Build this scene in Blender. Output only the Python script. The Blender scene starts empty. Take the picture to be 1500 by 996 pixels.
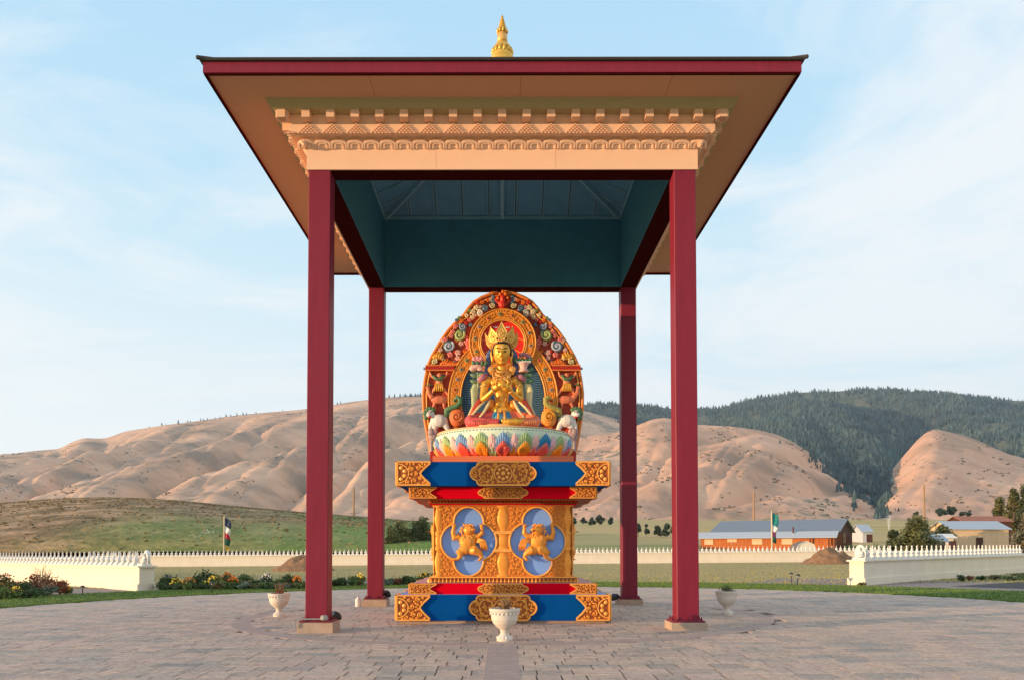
import bpy, bmesh, math, random
from math import sin, cos, pi, radians, sqrt, atan2, exp
from mathutils import Vector, Matrix, noise
random.seed(7)
scene = bpy.context.scene
COL = scene.collection

# ------------------------------------------------------------------ camera
F, PHI, YAW, PX0, PY0 = 1192.5, 0.0340, 0.0021, 734.2, 763.75      # pixel focal length, pitch, yaw, principal point
CAMX, EYE = 0.016, 1.6
cam_d = bpy.data.cameras.new('camera'); cam = bpy.data.objects.new('camera', cam_d); COL.objects.link(cam)
cam.location = (CAMX, 0, EYE); cam.rotation_euler = (pi/2+PHI, 0, YAW)
cam_d.sensor_width = 36; cam_d.lens = F/1500*36
cam_d.shift_x = (750-PX0)/1500; cam_d.shift_y = (PY0-498)/1500
cam_d.clip_end = 20000; cam_d.clip_start = .1
scene.camera = cam
def at(px, py, Y):
    """world point seen at a pixel of the photograph, at distance Y"""
    u = (px-PX0)/F; v = -(py-PY0)/F
    x, y, z = u, cos(PHI)-v*sin(PHI), sin(PHI)+v*cos(PHI)
    x, y = x*cos(YAW)-y*sin(YAW), x*sin(YAW)+y*cos(YAW)
    return Vector((CAMX+x/y*Y, Y, EYE+z/y*Y))

# ------------------------------------------------------------------ sky and sun
SUN_EL, SUN_AZ = radians(3.6), radians(20.5)        # light travels towards (cos AZ, sin AZ)
w = bpy.data.worlds.new('World'); scene.world = w; w.use_nodes = True
nt = w.node_tree; nt.nodes.clear()
N = nt.nodes.new; L = nt.links.new
out = N('ShaderNodeOutputWorld'); bg = N('ShaderNodeBackground'); L(bg.outputs[0], out.inputs[0])
tc = N('ShaderNodeTexCoord'); sep = N('ShaderNodeSeparateXYZ'); L(tc.outputs['Generated'], sep.inputs[0])
def ramp(tree, fac, stops, interp='LINEAR'):
    r = tree.nodes.new('ShaderNodeValToRGB'); r.color_ramp.interpolation = interp
    e = r.color_ramp.elements
    while len(e) > 1: e.remove(e[0])
    e[0].position = stops[0][0]; e[0].color = (*stops[0][1], 1)
    for p, c in stops[1:]:
        n = e.new(p); n.color = (*c, 1)
    tree.links.new(fac, r.inputs[0]); return r
grad = ramp(nt, sep.outputs['Z'], [(0, (.74,.86,.90)), (.06, (.76,.88,.93)), (.16, (.72,.88,.97)), (.30, (.58,.83,.97)), (.52, (.48,.75,.96)), (1, (.28,.52,.86))])
# thin cloud: noise over a flat layer far above
mp = N('ShaderNodeVectorMath'); mp.operation = 'DIVIDE'
addz = N('ShaderNodeMath'); addz.operation = 'ADD'; addz.inputs[1].default_value = .22; L(sep.outputs['Z'], addz.inputs[0])
absz = N('ShaderNodeMath'); absz.operation = 'MAXIMUM'; absz.inputs[1].default_value = .12; L(addz.outputs[0], absz.inputs[0])
cmb = N('ShaderNodeCombineXYZ'); [L(absz.outputs[0], cmb.inputs[i]) for i in range(3)]
L(tc.outputs['Generated'], mp.inputs[0]); L(cmb.outputs[0], mp.inputs[1])
nz = N('ShaderNodeTexNoise'); nz.inputs['Scale'].default_value = 1.35; nz.inputs['Detail'].default_value = 9; nz.inputs['Roughness'].default_value = .6; nz.inputs['Distortion'].default_value = .55
mpp = N('ShaderNodeMapping'); mpp.inputs['Scale'].default_value = (.8, 1.0, 2.6); mpp.inputs['Location'].default_value = (3.3, 1.4, .3)
L(mp.outputs[0], mpp.inputs[0]); L(mpp.outputs[0], nz.inputs[0])
sx = N('ShaderNodeMath'); sx.operation = 'MULTIPLY_ADD'; sx.inputs[1].default_value = .30; L(sep.outputs['X'], sx.inputs[0]); L(nz.outputs[0], sx.inputs[2])
cl = ramp(nt, sx.outputs[0], [(.43, (0,0,0)), (.50, (.30,.30,.30)), (.56, (.70,.70,.70)), (.64, (1,1,1))])
mps = N('ShaderNodeMapping'); mps.inputs['Scale'].default_value = (.55, 1.3, 5.5); mps.inputs['Rotation'].default_value = (0, .12, .35); mps.inputs['Location'].default_value = (7.1, 2.2, .9); L(mp.outputs[0], mps.inputs[0])
nz2 = N('ShaderNodeTexNoise'); nz2.inputs['Scale'].default_value = 1.9; nz2.inputs['Detail'].default_value = 8; nz2.inputs['Roughness'].default_value = .58; nz2.inputs['Distortion'].default_value = .9; L(mps.outputs[0], nz2.inputs[0])
st2 = ramp(nt, nz2.outputs[0], [(.44, (0,0,0)), (.56, (.40,.40,.40)), (.68, (.85,.85,.85))])
mxs = N('ShaderNodeMath'); mxs.operation = 'MAXIMUM'; L(cl.outputs[0], mxs.inputs[0]); L(st2.outputs[0], mxs.inputs[1])
mixc = N('ShaderNodeMix'); mixc.data_type = 'RGBA'; L(mxs.outputs[0], mixc.inputs[0]); L(grad.outputs[0], mixc.inputs[6]); mixc.inputs[7].default_value = (.88,.94,.98,1)
gx = N('ShaderNodeMapRange'); gx.inputs[1].default_value = .35; gx.inputs[2].default_value = -.6; L(sep.outputs['X'], gx.inputs[0])
gz_ = N('ShaderNodeMapRange'); gz_.inputs[1].default_value = .42; gz_.inputs[2].default_value = .04; L(sep.outputs['Z'], gz_.inputs[0])
gm_ = N('ShaderNodeMath'); gm_.operation = 'MULTIPLY'; L(gx.outputs[0], gm_.inputs[0]); L(gz_.outputs[0], gm_.inputs[1])
mixg = N('ShaderNodeMix'); mixg.data_type = 'RGBA'; L(gm_.outputs[0], mixg.inputs[0]); L(mixc.outputs[2], mixg.inputs[6]); mixg.inputs[7].default_value = (1.02,1.03,1.02,1)
sky = N('ShaderNodeTexSky'); sky.sky_type = 'NISHITA'; sky.sun_disc = False
sky.sun_elevation = SUN_EL; sky.sun_rotation = atan2(-cos(SUN_AZ), -sin(SUN_AZ))
skm = N('ShaderNodeVectorMath'); skm.operation = 'SCALE'; skm.inputs['Scale'].default_value = .12; L(sky.outputs[0], skm.inputs[0])
mx2 = N('ShaderNodeMix'); mx2.data_type = 'RGBA'; mx2.inputs[0].default_value = .10
L(mixg.outputs[2], mx2.inputs[6]); L(skm.outputs[0], mx2.inputs[7]); L(mx2.outputs[2], bg.inputs[0]); bg.inputs[1].default_value = .98
sd = bpy.data.lights.new('sun', 'SUN'); sun = bpy.data.objects.new('sun', sd); COL.objects.link(sun)
sd.energy = 5.0; sd.angle = radians(.5); sd.color = (1, .67, .38)
d = Vector((cos(SUN_AZ)*cos(SUN_EL), sin(SUN_AZ)*cos(SUN_EL), -sin(SUN_EL)))
sun.rotation_euler = d.to_track_quat('-Z', 'Y').to_euler()
scene.view_settings.view_transform = 'Standard'; scene.view_settings.look = 'None'
scene.view_settings.exposure = .18; scene.view_settings.gamma = 1
scene.cycles.max_bounces = 6; scene.cycles.diffuse_bounces = 4

# ------------------------------------------------------------------ materials
def lin(c): return tuple((x/255/12.92 if x/255 <= .04045 else ((x/255+.055)/1.055)**2.4) for x in c)
MATS = {}
def mat(name, c, c2=None, rough=.6, metal=0, scale=6, bdist=.02, bump=0, bscale=None, c3=None, detail=4, stretch=None, rnd=0, spec=.4, contrast=.25, pos='OBJ'):
    """paint or stone with a noise mix of two or three colours, and relief"""
    if name in MATS: return MATS[name]
    m = bpy.data.materials.new(name); m.use_nodes = True; t = m.node_tree; b = t.nodes['Principled BSDF']
    b.inputs['Roughness'].default_value = rough; b.inputs['Metallic'].default_value = metal
    b.inputs['Specular IOR Level'].default_value = spec
    tcn = t.nodes.new('ShaderNodeTexCoord')
    if pos == 'WORLD':
        g = t.nodes.new('ShaderNodeNewGeometry'); src = g.outputs['Position']
    else: src = tcn.outputs['Object']
    if stretch:
        mm = t.nodes.new('ShaderNodeMapping'); mm.inputs['Scale'].default_value = stretch; t.links.new(src, mm.inputs[0]); src = mm.outputs[0]
    if c2 is None: c2 = tuple(x*.82 for x in c)
    n = t.nodes.new('ShaderNodeTexNoise'); n.inputs['Scale'].default_value = scale; n.inputs['Detail'].default_value = detail; n.inputs['Roughness'].default_value = .6
    t.links.new(src, n.inputs[0])
    st = [(.5-contrast, c2), (.5+contrast, c)] if c3 is None else [(.5-contrast, c2), (.5, c), (.5+contrast, c3)]
    r = ramp(t, n.outputs[0], st); colr = r.outputs[0]
    if rnd:
        oi = t.nodes.new('ShaderNodeObjectInfo'); at_ = t.nodes.new('ShaderNodeAttribute'); at_.attribute_name = 'tone'
        ad = t.nodes.new('ShaderNodeMath'); ad.operation = 'ADD'; t.links.new(oi.outputs['Random'], ad.inputs[0]); t.links.new(at_.outputs['Fac'], ad.inputs[1])
        fr = t.nodes.new('ShaderNodeMath'); fr.operation = 'FRACT'; t.links.new(ad.outputs[0], fr.inputs[0])
        hs = t.nodes.new('ShaderNodeHueSaturation')
        mr = t.nodes.new('ShaderNodeMapRange'); mr.inputs[3].default_value = 1-rnd; mr.inputs[4].default_value = 1+rnd; t.links.new(fr.outputs[0], mr.inputs[0])
        t.links.new(mr.outputs[0], hs.inputs['Value']); t.links.new(colr, hs.inputs['Color']); colr = hs.outputs[0]
    t.links.new(colr, b.inputs['Base Color'])
    if bump:
        n2 = t.nodes.new('ShaderNodeTexNoise'); n2.inputs['Scale'].default_value = bscale or scale*4; n2.inputs['Detail'].default_value = 5
        t.links.new(src, n2.inputs[0])
        bp = t.nodes.new('ShaderNodeBump'); bp.inputs['Strength'].default_value = bump; bp.inputs['Distance'].default_value = bdist
        t.links.new(n2.outputs[0], bp.inputs['Height']); t.links.new(bp.outputs[0], b.inputs['Normal'])
    MATS[name] = m; return m
def C(name, rgb, k=.8, **kw):
    """paint from an sRGB colour"""
    c = lin(rgb); return mat(name, c, tuple(x*k for x in c), **kw)
maroon = mat('maroon_paint', (.235,.014,.036), (.185,.010,.027), rough=.5, spec=.3, scale=3, bump=.03, bscale=60, stretch=(3,3,.35), detail=8)
maroon_dark = mat('maroon_trim', (.20,.018,.030), (.15,.012,.022), rough=.5)
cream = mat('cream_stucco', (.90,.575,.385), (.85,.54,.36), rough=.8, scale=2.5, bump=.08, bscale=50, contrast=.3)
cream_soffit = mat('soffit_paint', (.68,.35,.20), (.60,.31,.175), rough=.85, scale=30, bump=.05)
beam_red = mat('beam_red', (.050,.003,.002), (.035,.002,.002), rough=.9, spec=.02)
olive = mat('cornice_paint', (.46,.38,.19), (.42,.34,.17), rough=.85, scale=20)
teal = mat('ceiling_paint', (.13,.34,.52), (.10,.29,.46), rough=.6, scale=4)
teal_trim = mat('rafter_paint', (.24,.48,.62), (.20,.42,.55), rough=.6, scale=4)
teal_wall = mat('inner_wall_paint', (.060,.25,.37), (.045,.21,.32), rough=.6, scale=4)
shingle = mat('shingle', (.07,.06,.055), (.035,.03,.03), rough=.9, scale=25, bump=.4)
concrete = mat('concrete', (.50,.36,.26), (.36,.26,.19), rough=.9, scale=7, bump=.2)
gold = mat('gold_leaf', (.80,.50,.10), (.68,.38,.06), rough=.36, metal=.55, scale=9, bump=.03, bscale=40)
gold_ring = mat('gold_carved', (.86,.31,.022), (.70,.21,.012), rough=.5, metal=.15, scale=14, bump=.1, bscale=60)
gold_scroll = mat('gold_scroll', (.93,.38,.05), (.82,.29,.032), rough=.45, metal=.2, scale=10)
gold_ground = mat('gold_ground', (.38,.095,.010), (.28,.06,.007), rough=.6, scale=12)
gold_rim = mat('gold_rim', (.96,.46,.10), (.86,.36,.06), rough=.45, metal=.15, scale=8)
gold_pale = mat('gold_pale', (.86,.50,.15), (.76,.38,.09), rough=.4, metal=.35, scale=9)
royal = mat('royal_blue', (.001,.078,.29), (.001,.068,.26), rough=.8, scale=2, spec=.03)
crimson = mat('crimson', (.74,.001,.014), (.66,.001,.012), rough=.8, scale=3, spec=.03)
sky_blue = mat('sky_blue', (.21,.39,.82), (.19,.36,.77), rough=.6, scale=3)
white_paint = mat('white_paint', (.80,.76,.70), (.70,.65,.58), rough=.75, scale=8, bump=.05)
cream_wall = mat('cream_wall', (.84,.75,.60), (.72,.63,.49), rough=.85, scale=1.2, bump=.08, bscale=18, detail=7, contrast=.3)
black_metal = mat('black_metal', (.02,.02,.02), (.014,.014,.014), rough=.45)
grey_metal = mat('grey_metal', (.36,.34,.31), (.26,.25,.23), rough=.5)
urn_stone = mat('urn_stone', (.72,.64,.54), (.62,.53,.43), rough=.75, scale=9, bump=.08)
soil = mat('soil', (.09,.045,.028), (.05,.028,.018), rough=1, scale=14, bump=.5)
wood_pole = mat('pole_wood', (.42,.26,.15), (.30,.18,.10), rough=.9, scale=6, stretch=(6,6,.3))
bamboo = mat('pale_pole', (.66,.55,.36), (.55,.44,.28), rough=.7)

# ------------------------------------------------------------------ helpers
class MB:
    def __init__(s): s.v = []; s.f = []
    def add(s, vs, fs):
        o = len(s.v); s.v += [tuple(v) for v in vs]; s.f += [tuple(i+o for i in f) for f in fs]; return s
    def box(s, x0, x1, y0, y1, z0, z1, M=None):
        vs = [Vector((x, y, z)) for z in (z0, z1) for y in (y0, y1) for x in (x0, x1)]
        if M: vs = [M @ v for v in vs]
        return s.add(vs, [(0,2,3,1), (4,5,7,6), (0,1,5,4), (2,6,7,3), (0,4,6,2), (1,3,7,5)])
    def bevbox(s, x0, x1, y0, y1, z0, z1, b, M=None):
        """box with chamfered top edges"""
        vs = [(x0,y0,z0),(x1,y0,z0),(x1,y1,z0),(x0,y1,z0),(x0,y0,z1-b),(x1,y0,z1-b),(x1,y1,z1-b),(x0,y1,z1-b),(x0+b,y0+b,z1),(x1-b,y0+b,z1),(x1-b,y1-b,z1),(x0+b,y1-b,z1)]
        if M: vs = [M @ Vector(v) for v in vs]
        return s.add(vs, [(0,3,2,1),(8,9,10,11)]+[(i,(i+1)%4,4+(i+1)%4,4+i) for i in range(4)]+[(4+i,4+(i+1)%4,8+(i+1)%4,8+i) for i in range(4)])
    def tube(s, pts, rad, n=6, flat=1.0, up=None, caps=True):
        pts = [Vector(p) for p in pts]; m = len(pts)
        if not isinstance(rad, (list, tuple)): rad = [rad]*m
        vs = []; prev = None
        for i, p in enumerate(pts):
            t = (pts[min(i+1, m-1)]-pts[max(i-1, 0)])
            if t.length < 1e-9: t = Vector((0,0,1))
            t.normalize()
            if up is not None: a = Vector(up)
            elif prev is not None: a = prev
            else: a = Vector((0,-1,0)) if abs(t.y) < .9 else Vector((0,0,1))
            a = a-t*a.dot(t)
            if a.length < 1e-6: a = Vector((1,0,0))-t*t.x
            a.normalize(); prev = a; b = t.cross(a)
            for k in range(n):
                q = 2*pi*(k+.5)/n
                vs.append(p+(a*cos(q)*flat+b*sin(q))*rad[i])
        fs = [(i*n+k, i*n+(k+1)%n, (i+1)*n+(k+1)%n, (i+1)*n+k) for i in range(m-1) for k in range(n)]
        if caps: fs += [tuple(range(n))[::-1], tuple((m-1)*n+k for k in range(n))]
        return s.add(vs, fs)
    def ell(s, c, r, M=None, nu=10, nv=7):
        c = Vector(c)
        if not hasattr(r, '__len__'): r = (r, r, r)
        vs = [Vector((0,0,r[2]))]
        for j in range(1, nv):
            a = pi*j/nv
            for i in range(nu):
                b = 2*pi*i/nu; vs.append(Vector((r[0]*sin(a)*cos(b), r[1]*sin(a)*sin(b), r[2]*cos(a))))
        vs.append(Vector((0,0,-r[2])))
        if M: vs = [M @ v for v in vs]
        vs = [v+c for v in vs]; e = len(vs)-1
        fs = [(0, 1+i, 1+(i+1)%nu) for i in range(nu)]
        for j in range(nv-2): fs += [(1+j*nu+i, 1+(j+1)*nu+i, 1+(j+1)*nu+(i+1)%nu, 1+j*nu+(i+1)%nu) for i in range(nu)]
        fs += [(e, 1+(nv-2)*nu+(i+1)%nu, 1+(nv-2)*nu+i) for i in range(nu)]
        return s.add(vs, fs)
    def lathe(s, prof, n=16, c=(0,0,0), sx=1, sy=1):
        c = Vector(c); vs = []; m = len(prof)
        for r, z in prof:
            for k in range(n):
                a = 2*pi*k/n; vs.append(c+Vector((r*cos(a)*sx, r*sin(a)*sy, z)))
        fs = [(i*n+k, i*n+(k+1)%n, (i+1)*n+(k+1)%n, (i+1)*n+k) for i in range(m-1) for k in range(n)]
        fs += [tuple(range(n))[::-1], tuple((m-1)*n+k for k in range(n))]
        return s.add(vs, fs)
    def ring(s, prof, cx=0, cy=0, closed=False):
        """mitred square ring through the (half width, z) points, outermost faces out"""
        vs = []
        for h, z in prof: vs += [(cx-h, cy-h, z), (cx+h, cy-h, z), (cx+h, cy+h, z), (cx-h, cy+h, z)]
        m = len(prof); fs = []
        for i in range(m if closed else m-1):
            j = (i+1) % m
            fs += [(i*4+k, i*4+(k+1)%4, j*4+(k+1)%4, j*4+k) for k in range(4)]
        return s.add(vs, fs)
    def build(s, name, m=None, parent=None, smooth=False, loc=None, kind=None):
        me = bpy.data.meshes.new(name); me.from_pydata(s.v, [], s.f)
        if m: me.materials.append(m)
        if smooth: me.polygons.foreach_set('use_smooth', [True]*len(me.polygons))
        me.update()
        return link(name, me, parent, loc, kind)
def link(name, me, parent=None, loc=None, kind=None, rot=None):
    o = bpy.data.objects.new(name, me); COL.objects.link(o)
    if parent: o.parent = parent
    if loc is not None: o.location = loc
    if rot is not None: o.rotation_euler = rot
    if kind: o['kind'] = kind
    return o
def tag(o, label, cat, group=None, kind=None):
    o['label'] = label; o['category'] = cat
    if group: o['group'] = group
    return o
def thing(name, label, cat, loc=(0,0,0), rz=0, group=None):
    o = bpy.data.objects.new(name, None); COL.objects.link(o); o.location = loc; o.rotation_euler = (0,0,rz)
    o.empty_display_size = .2
    return tag(o, label, cat, group)
def copy_tree(o, parent=None, loc=None, rz=None):
    c = o.copy(); COL.objects.link(c); c.parent = parent
    if loc is not None: c.location = loc
    if rz is not None: c.rotation_euler[2] = rz
    for ch in list(o.children): copy_tree(ch, c)
    return c
def voxel(o, size, smooth_it=4):
    """fuse overlapping limbs into one continuous skin"""
    r = o.modifiers.new('r', 'REMESH'); r.mode = 'VOXEL'; r.voxel_size = size; r.use_smooth_shade = True
    sm = o.modifiers.new('s', 'SMOOTH'); sm.iterations = smooth_it; sm.factor = .5
    dg = bpy.context.evaluated_depsgraph_get(); me = bpy.data.meshes.new_from_object(o.evaluated_get(dg))
    old = o.data; o.modifiers.clear(); mats = list(old.materials); o.data = me
    if not me.materials:
        for q in mats: me.materials.append(q)
    me.polygons.foreach_set('use_smooth', [True]*len(me.polygons)); me.update()
    return o
def plate(name, polys, depth, m, parent=None, M=None, bevel=0):
    """flat shape drawn in the xz plane (holes allowed), front face at y=-depth, back at y=0"""
    cu = bpy.data.curves.new(name, 'CURVE'); cu.dimensions = '2D'; cu.fill_mode = 'BOTH'; cu.extrude = depth/2
    for poly in polys:
        sp = cu.splines.new('POLY'); sp.points.add(len(poly)-1)
        for i, (x, z) in enumerate(poly): sp.points[i].co = (x, z, 0, 1)
        sp.use_cyclic_u = True
    o = bpy.data.objects.new(name, cu); COL.objects.link(o)
    dg = bpy.context.evaluated_depsgraph_get(); me = bpy.data.meshes.new_from_object(o.evaluated_get(dg))
    bpy.data.objects.remove(o); bpy.data.curves.remove(cu)
    T = Matrix(((1,0,0,0),(0,0,-1,-depth/2),(0,1,0,0),(0,0,0,1)))
    me.transform(T)
    if M: me.transform(M)
    me.materials.clear(); me.materials.append(m); me.name = name
    return link(name, me, parent)
def arc3(a, b, c, n=8):
    """points on the arc through three points (without the last)"""
    ax, ay = a; bx, by = b; cx, cy = c
    dd = 2*(ax*(by-cy)+bx*(cy-ay)+cx*(ay-by))
    ux = ((ax*ax+ay*ay)*(by-cy)+(bx*bx+by*by)*(cy-ay)+(cx*cx+cy*cy)*(ay-by))/dd
    uy = ((ax*ax+ay*ay)*(cx-bx)+(bx*bx+by*by)*(ax-cx)+(cx*cx+cy*cy)*(bx-ax))/dd
    r = sqrt((ax-ux)**2+(ay-uy)**2); t0 = atan2(ay-uy, ax-ux); t1 = atan2(by-uy, bx-ux); t2 = atan2(cy-uy, cx-ux)
    def fwd(x): return x % (2*pi)
    if fwd(t1-t0) < fwd(t2-t0): span = fwd(t2-t0)
    else: span = -fwd(t0-t2)
    return [(ux+r*cos(t0+span*i/n), uy+r*sin(t0+span*i/n)) for i in range(n)]
def inside(p, poly):
    x, y = p; c = False; j = len(poly)-1
    for i in range(len(poly)):
        xi, yi = poly[i]; xj, yj = poly[j]
        if (yi > y) != (yj > y) and x < (xj-xi)*(y-yi)/(yj-yi)+xi: c = not c
        j = i
    return c
def edge_dist(p, poly):
    b = 1e9; P = Vector(p)
    for i in range(len(poly)):
        A = Vector(poly[i]); B = Vector(poly[(i+1) % len(poly)]); d_ = B-A
        t = max(0, min(1, (P-A).dot(d_)/max(d_.length_squared, 1e-12))); b = min(b, (P-(A+d_*t)).length)
    return b
def spiral(mb, c, R, a0=0, turns=1.4, hand=1, r=.015, y=0, n=14, seg=5, tail=0, taper=.5):
    """a curl in the xz plane at depth y; starts at the rim and winds inwards"""
    pts = []; rad = []
    if tail:
        pts.append((c[0]+R*cos(a0)-hand*-sin(a0)*tail, y, c[1]+R*sin(a0)-hand*cos(a0)*tail)); rad.append(r*.5)
    for i in range(n+1):
        t = i/n; a = a0+hand*turns*2*pi*t; q = R*(1-.86*t)
        pts.append((c[0]+q*cos(a), y-(.25*r if i % 2 else 0), c[1]+q*sin(a))); rad.append(r*(1-(1-taper)*t))
    mb.tube(pts, rad, seg)
    mb.ell((c[0], y, c[1]), (r*1.3, r*1.1, r*1.3), nu=6, nv=4)
def scrolls(mb, polys, y, rmin, rmax, tr, rnd, holes=(), tries=900, keep=None):
    """vine scrolls packed into a panel"""
    pl = polys; xs = [p[0] for p in pl]; zs = [p[1] for p in pl]; placed = []
    for k in range(tries):
        R = rmax if k < tries*.25 else (rmin+rmax)/2 if k < tries*.55 else rmin
        c = (rnd.uniform(min(xs), max(xs)), rnd.uniform(min(zs), max(zs)))
        if not inside(c, pl) or edge_dist(c, pl) < R*1.0: continue
        if any(inside(c, h) or edge_dist(c, h) < R*1.05 for h in holes): continue
        if any((c[0]-q[0])**2+(c[1]-q[1])**2 < (R+q[2])**2*1.02 for q in placed): continue
        placed.append((c[0], c[1], R))
    for x, z, R in placed:
        if R > rmin*.99 and R*1.0 >= rmin:
            spiral(mb, (x, z), R*.88, rnd.uniform(0, 6.28), rnd.choice((1.1, 1.5)), rnd.choice((-1, 1)), tr*(R/rmax)**.5, y, n=11, seg=4, tail=R*.7)
    # little leaves between
    for k in range(tries//3):
        c = (rnd.uniform(min(xs), max(xs)), rnd.uniform(min(zs), max(zs)))
        if not inside(c, pl) or edge_dist(c, pl) < tr*1.6: continue
        if any(inside(c, h) or edge_dist(c, h) < tr*2 for h in holes): continue
        if any((c[0]-q[0])**2+(c[1]-q[1])**2 < (q[2]+tr)**2 for q in placed): continue
        placed.append((c[0], c[1], tr*1.3)); mb.ell((c[0], y, c[1]), (tr*1.5, tr, tr*1.5), nu=6, nv=4)
def gz(x): return .0072*max(-60, min(60, x))

# ------------------------------------------------------------------ pavilion
D0, W0, CY = 15.79, 3.81, 19.6
ZB, ZP, RS, ZS = 9.046, .207, 5.346, 10.116
pav = thing('open_pavilion', 'square open pavilion on four maroon pillars with a carved cream cornice', 'pavilion', (0, CY, 0))
def cz(py, h): return at(735, py, CY-h)[2]
def pz(name, mb, m, parent=pav, **k): return mb.build(name, m, parent, **k)
PW = .43
z_fr = cz(216.3, 3.84)
foot_proto = None
for (sx, sy) in ((-1,-1), (1,-1), (-1,1), (1,1)):
    cx, cy = sx*(W0-PW/2), sy*(W0-PW/2); g = gz(cx)
    o = MB()
    b = .012; h = PW/2      # hollow-section pillar with slightly rounded corners
    ring = [(h-b,-h),(h,-h+b),(h,h-b),(h-b,h),(-h+b,h),(-h,h-b),(-h,-h+b),(-h+b,-h)]
    o.add([(x, y, ZP+.02) for x, y in ring]+[(x, y, ZB-.16) for x, y in ring], [(i, (i+1)%8, 8+(i+1)%8, 8+i) for i in range(8)])
    o.add([(x*1.006, y*1.006, ZB-.16) for x, y in ring]+[(x*1.006, y*1.006, ZB+.02) for x, y in ring], [(i, (i+1)%8, 8+(i+1)%8, 8+i) for i in range(8)]+[tuple(range(8))[::-1]])
    pil = o.build('pillar', maroon, pav, loc=(cx, cy, 0))
    MB().bevbox(-.31,.31,-.31,.31, ZP-.01, ZP+.022, .006).build('base_plate', maroon_dark, pil)
    for bx_, by_ in ((-.25,-.25),(.25,-.25),(-.25,.25),(.25,.25),(0,-.265),(.265,0),(-.265,0)):
        q = MB().lathe([(.032,0),(.032,.012),(.022,.012),(.022,.035),(.011,.035),(.011,.07)], 6); q.build('bolt', maroon_dark, pil, loc=(bx_, by_, ZP+.022))
    q = MB().bevbox(-.345,.345,-.345,.345, g-.1, ZP-.012, .012); q.build('footing', concrete, pav, loc=(cx, cy, 0))
# beams on the pillars
bb = W0-.004
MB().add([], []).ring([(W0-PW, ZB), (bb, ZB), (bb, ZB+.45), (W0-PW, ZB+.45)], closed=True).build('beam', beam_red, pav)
# frieze board and cornice
H1 = 3.845
zf0 = ZB+.006
MB().ring([(3.812, zf0), (H1, zf0), (H1, z_fr)]).build('frieze_board', cream, pav)
for sx_ in (-1.30, 1.05):      # board joints
    MB().box(sx_-.0018, sx_+.0018, -H1-.002, -H1+.01, zf0+.01, z_fr-.01).build('board_joint', cream_soffit, pav)
z_p1 = cz(200, 3.99); z_b0 = cz(198, 4.02); z_b1 = cz(180, 4.175)
z_r0 = cz(179.5, 4.10); z_r1 = cz(167.5, 4.25); z_d1 = cz(160, 4.33); z_o1 = cz(139, 4.49)
MB().ring([(H1, z_fr), (3.80, z_fr+.004), (3.93, z_p1), (4.02, z_p1+.006)]).build('petal_backing', cream, pav)
z_bb = cz(194.5, 4.12)
MB().ring([(4.02, z_p1+.006), (4.03, z_b0+.012), (4.12, z_bb), (4.12, z_b1), (4.10, z_b1+.002)]).build('corbel_board', cream, pav)
MB().ring([(4.08, z_b1+.002), (4.12, z_r1), (4.12, z_d1+.01)]).build('dentil_backing', cream, pav)
MB().ring([(4.10, z_d1), (4.36, z_d1+.003), (4.49, ZS+.022), (4.49, ZS+.06)]).build('crown_moulding', olive, pav)
# petals, dentils and corbel bricks: one of each kind, repeated round the four sides
w_ = .158
arch = lambda s, k=16: [(-w_*s, 0)]+[(-w_*s*cos(pi*i/k), (z_p1-z_fr)*(.30+.68*max(0, sin(pi*i/k))**.62*(.25+.75*s))) for i in range(k+1)]+[(w_*s, 0)]
pm = plate('petal', [arch(1)], .05, cream).data; bpy.data.objects.remove(bpy.data.objects['petal'])
mbp = MB(); vs = [Vector(v.co) for v in pm.vertices]; mbp.add(vs, [tuple(p.vertices) for p in pm.polygons])
for s_, r_ in ((.94, .034), (.50, .026)):
    a = arch(s_); mbp.tube([(x, -.055, z) for x, z in a], r_, 5)
petal_me = mbp.build('petal', cream).data; bpy.data.objects.remove(bpy.data.objects['petal'])
lean = atan2(3.99-3.87, z_p1-z_fr)
dm = MB().box(-.078, .078, -.15, .08, 0, z_d1-cz(171.3, 4.33)); dent_me = dm.build('dentil', cream).data; bpy.data.objects.remove(bpy.data.objects['dentil'])
zdb = cz(171.3, 4.33)
for s in range(4):
    R = Matrix.Rotation(s*pi/2, 4, 'Z')
    n = 24; p0 = 3.90
    for i in range(n+1):
        x = (i-n/2)*(2*3.84/n)
        o = link('petal', petal_me, pav); o.matrix_local = R @ Matrix.Translation((x, -3.815, z_fr+.004)) @ Matrix.Rotation(lean, 4, 'X')
    for i in range(19):
        x = (i-9)*.4695
        o = link('dentil', dent_me, pav); o.matrix_local = R @ Matrix.Translation((x, -4.185, zdb))
    bk = MB()
    for i in range(-9, 10):
        for row in range(6):
            nb = 6-row; zz = z_bb-.035+row*(z_b1-z_bb+.033)/6; hh = (z_b1-z_bb+.035)/6*.62
            for j in range(nb):
                x = i*.4695+(j-(nb-1)/2)*.070
                if abs(x) > 4.1: continue
                bk.box(x-.020, x+.020, -4.175, -4.10, zz, zz+hh, R)
    o = bk.build('corbel_bricks', cream, pav, kind='stuff')
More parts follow.
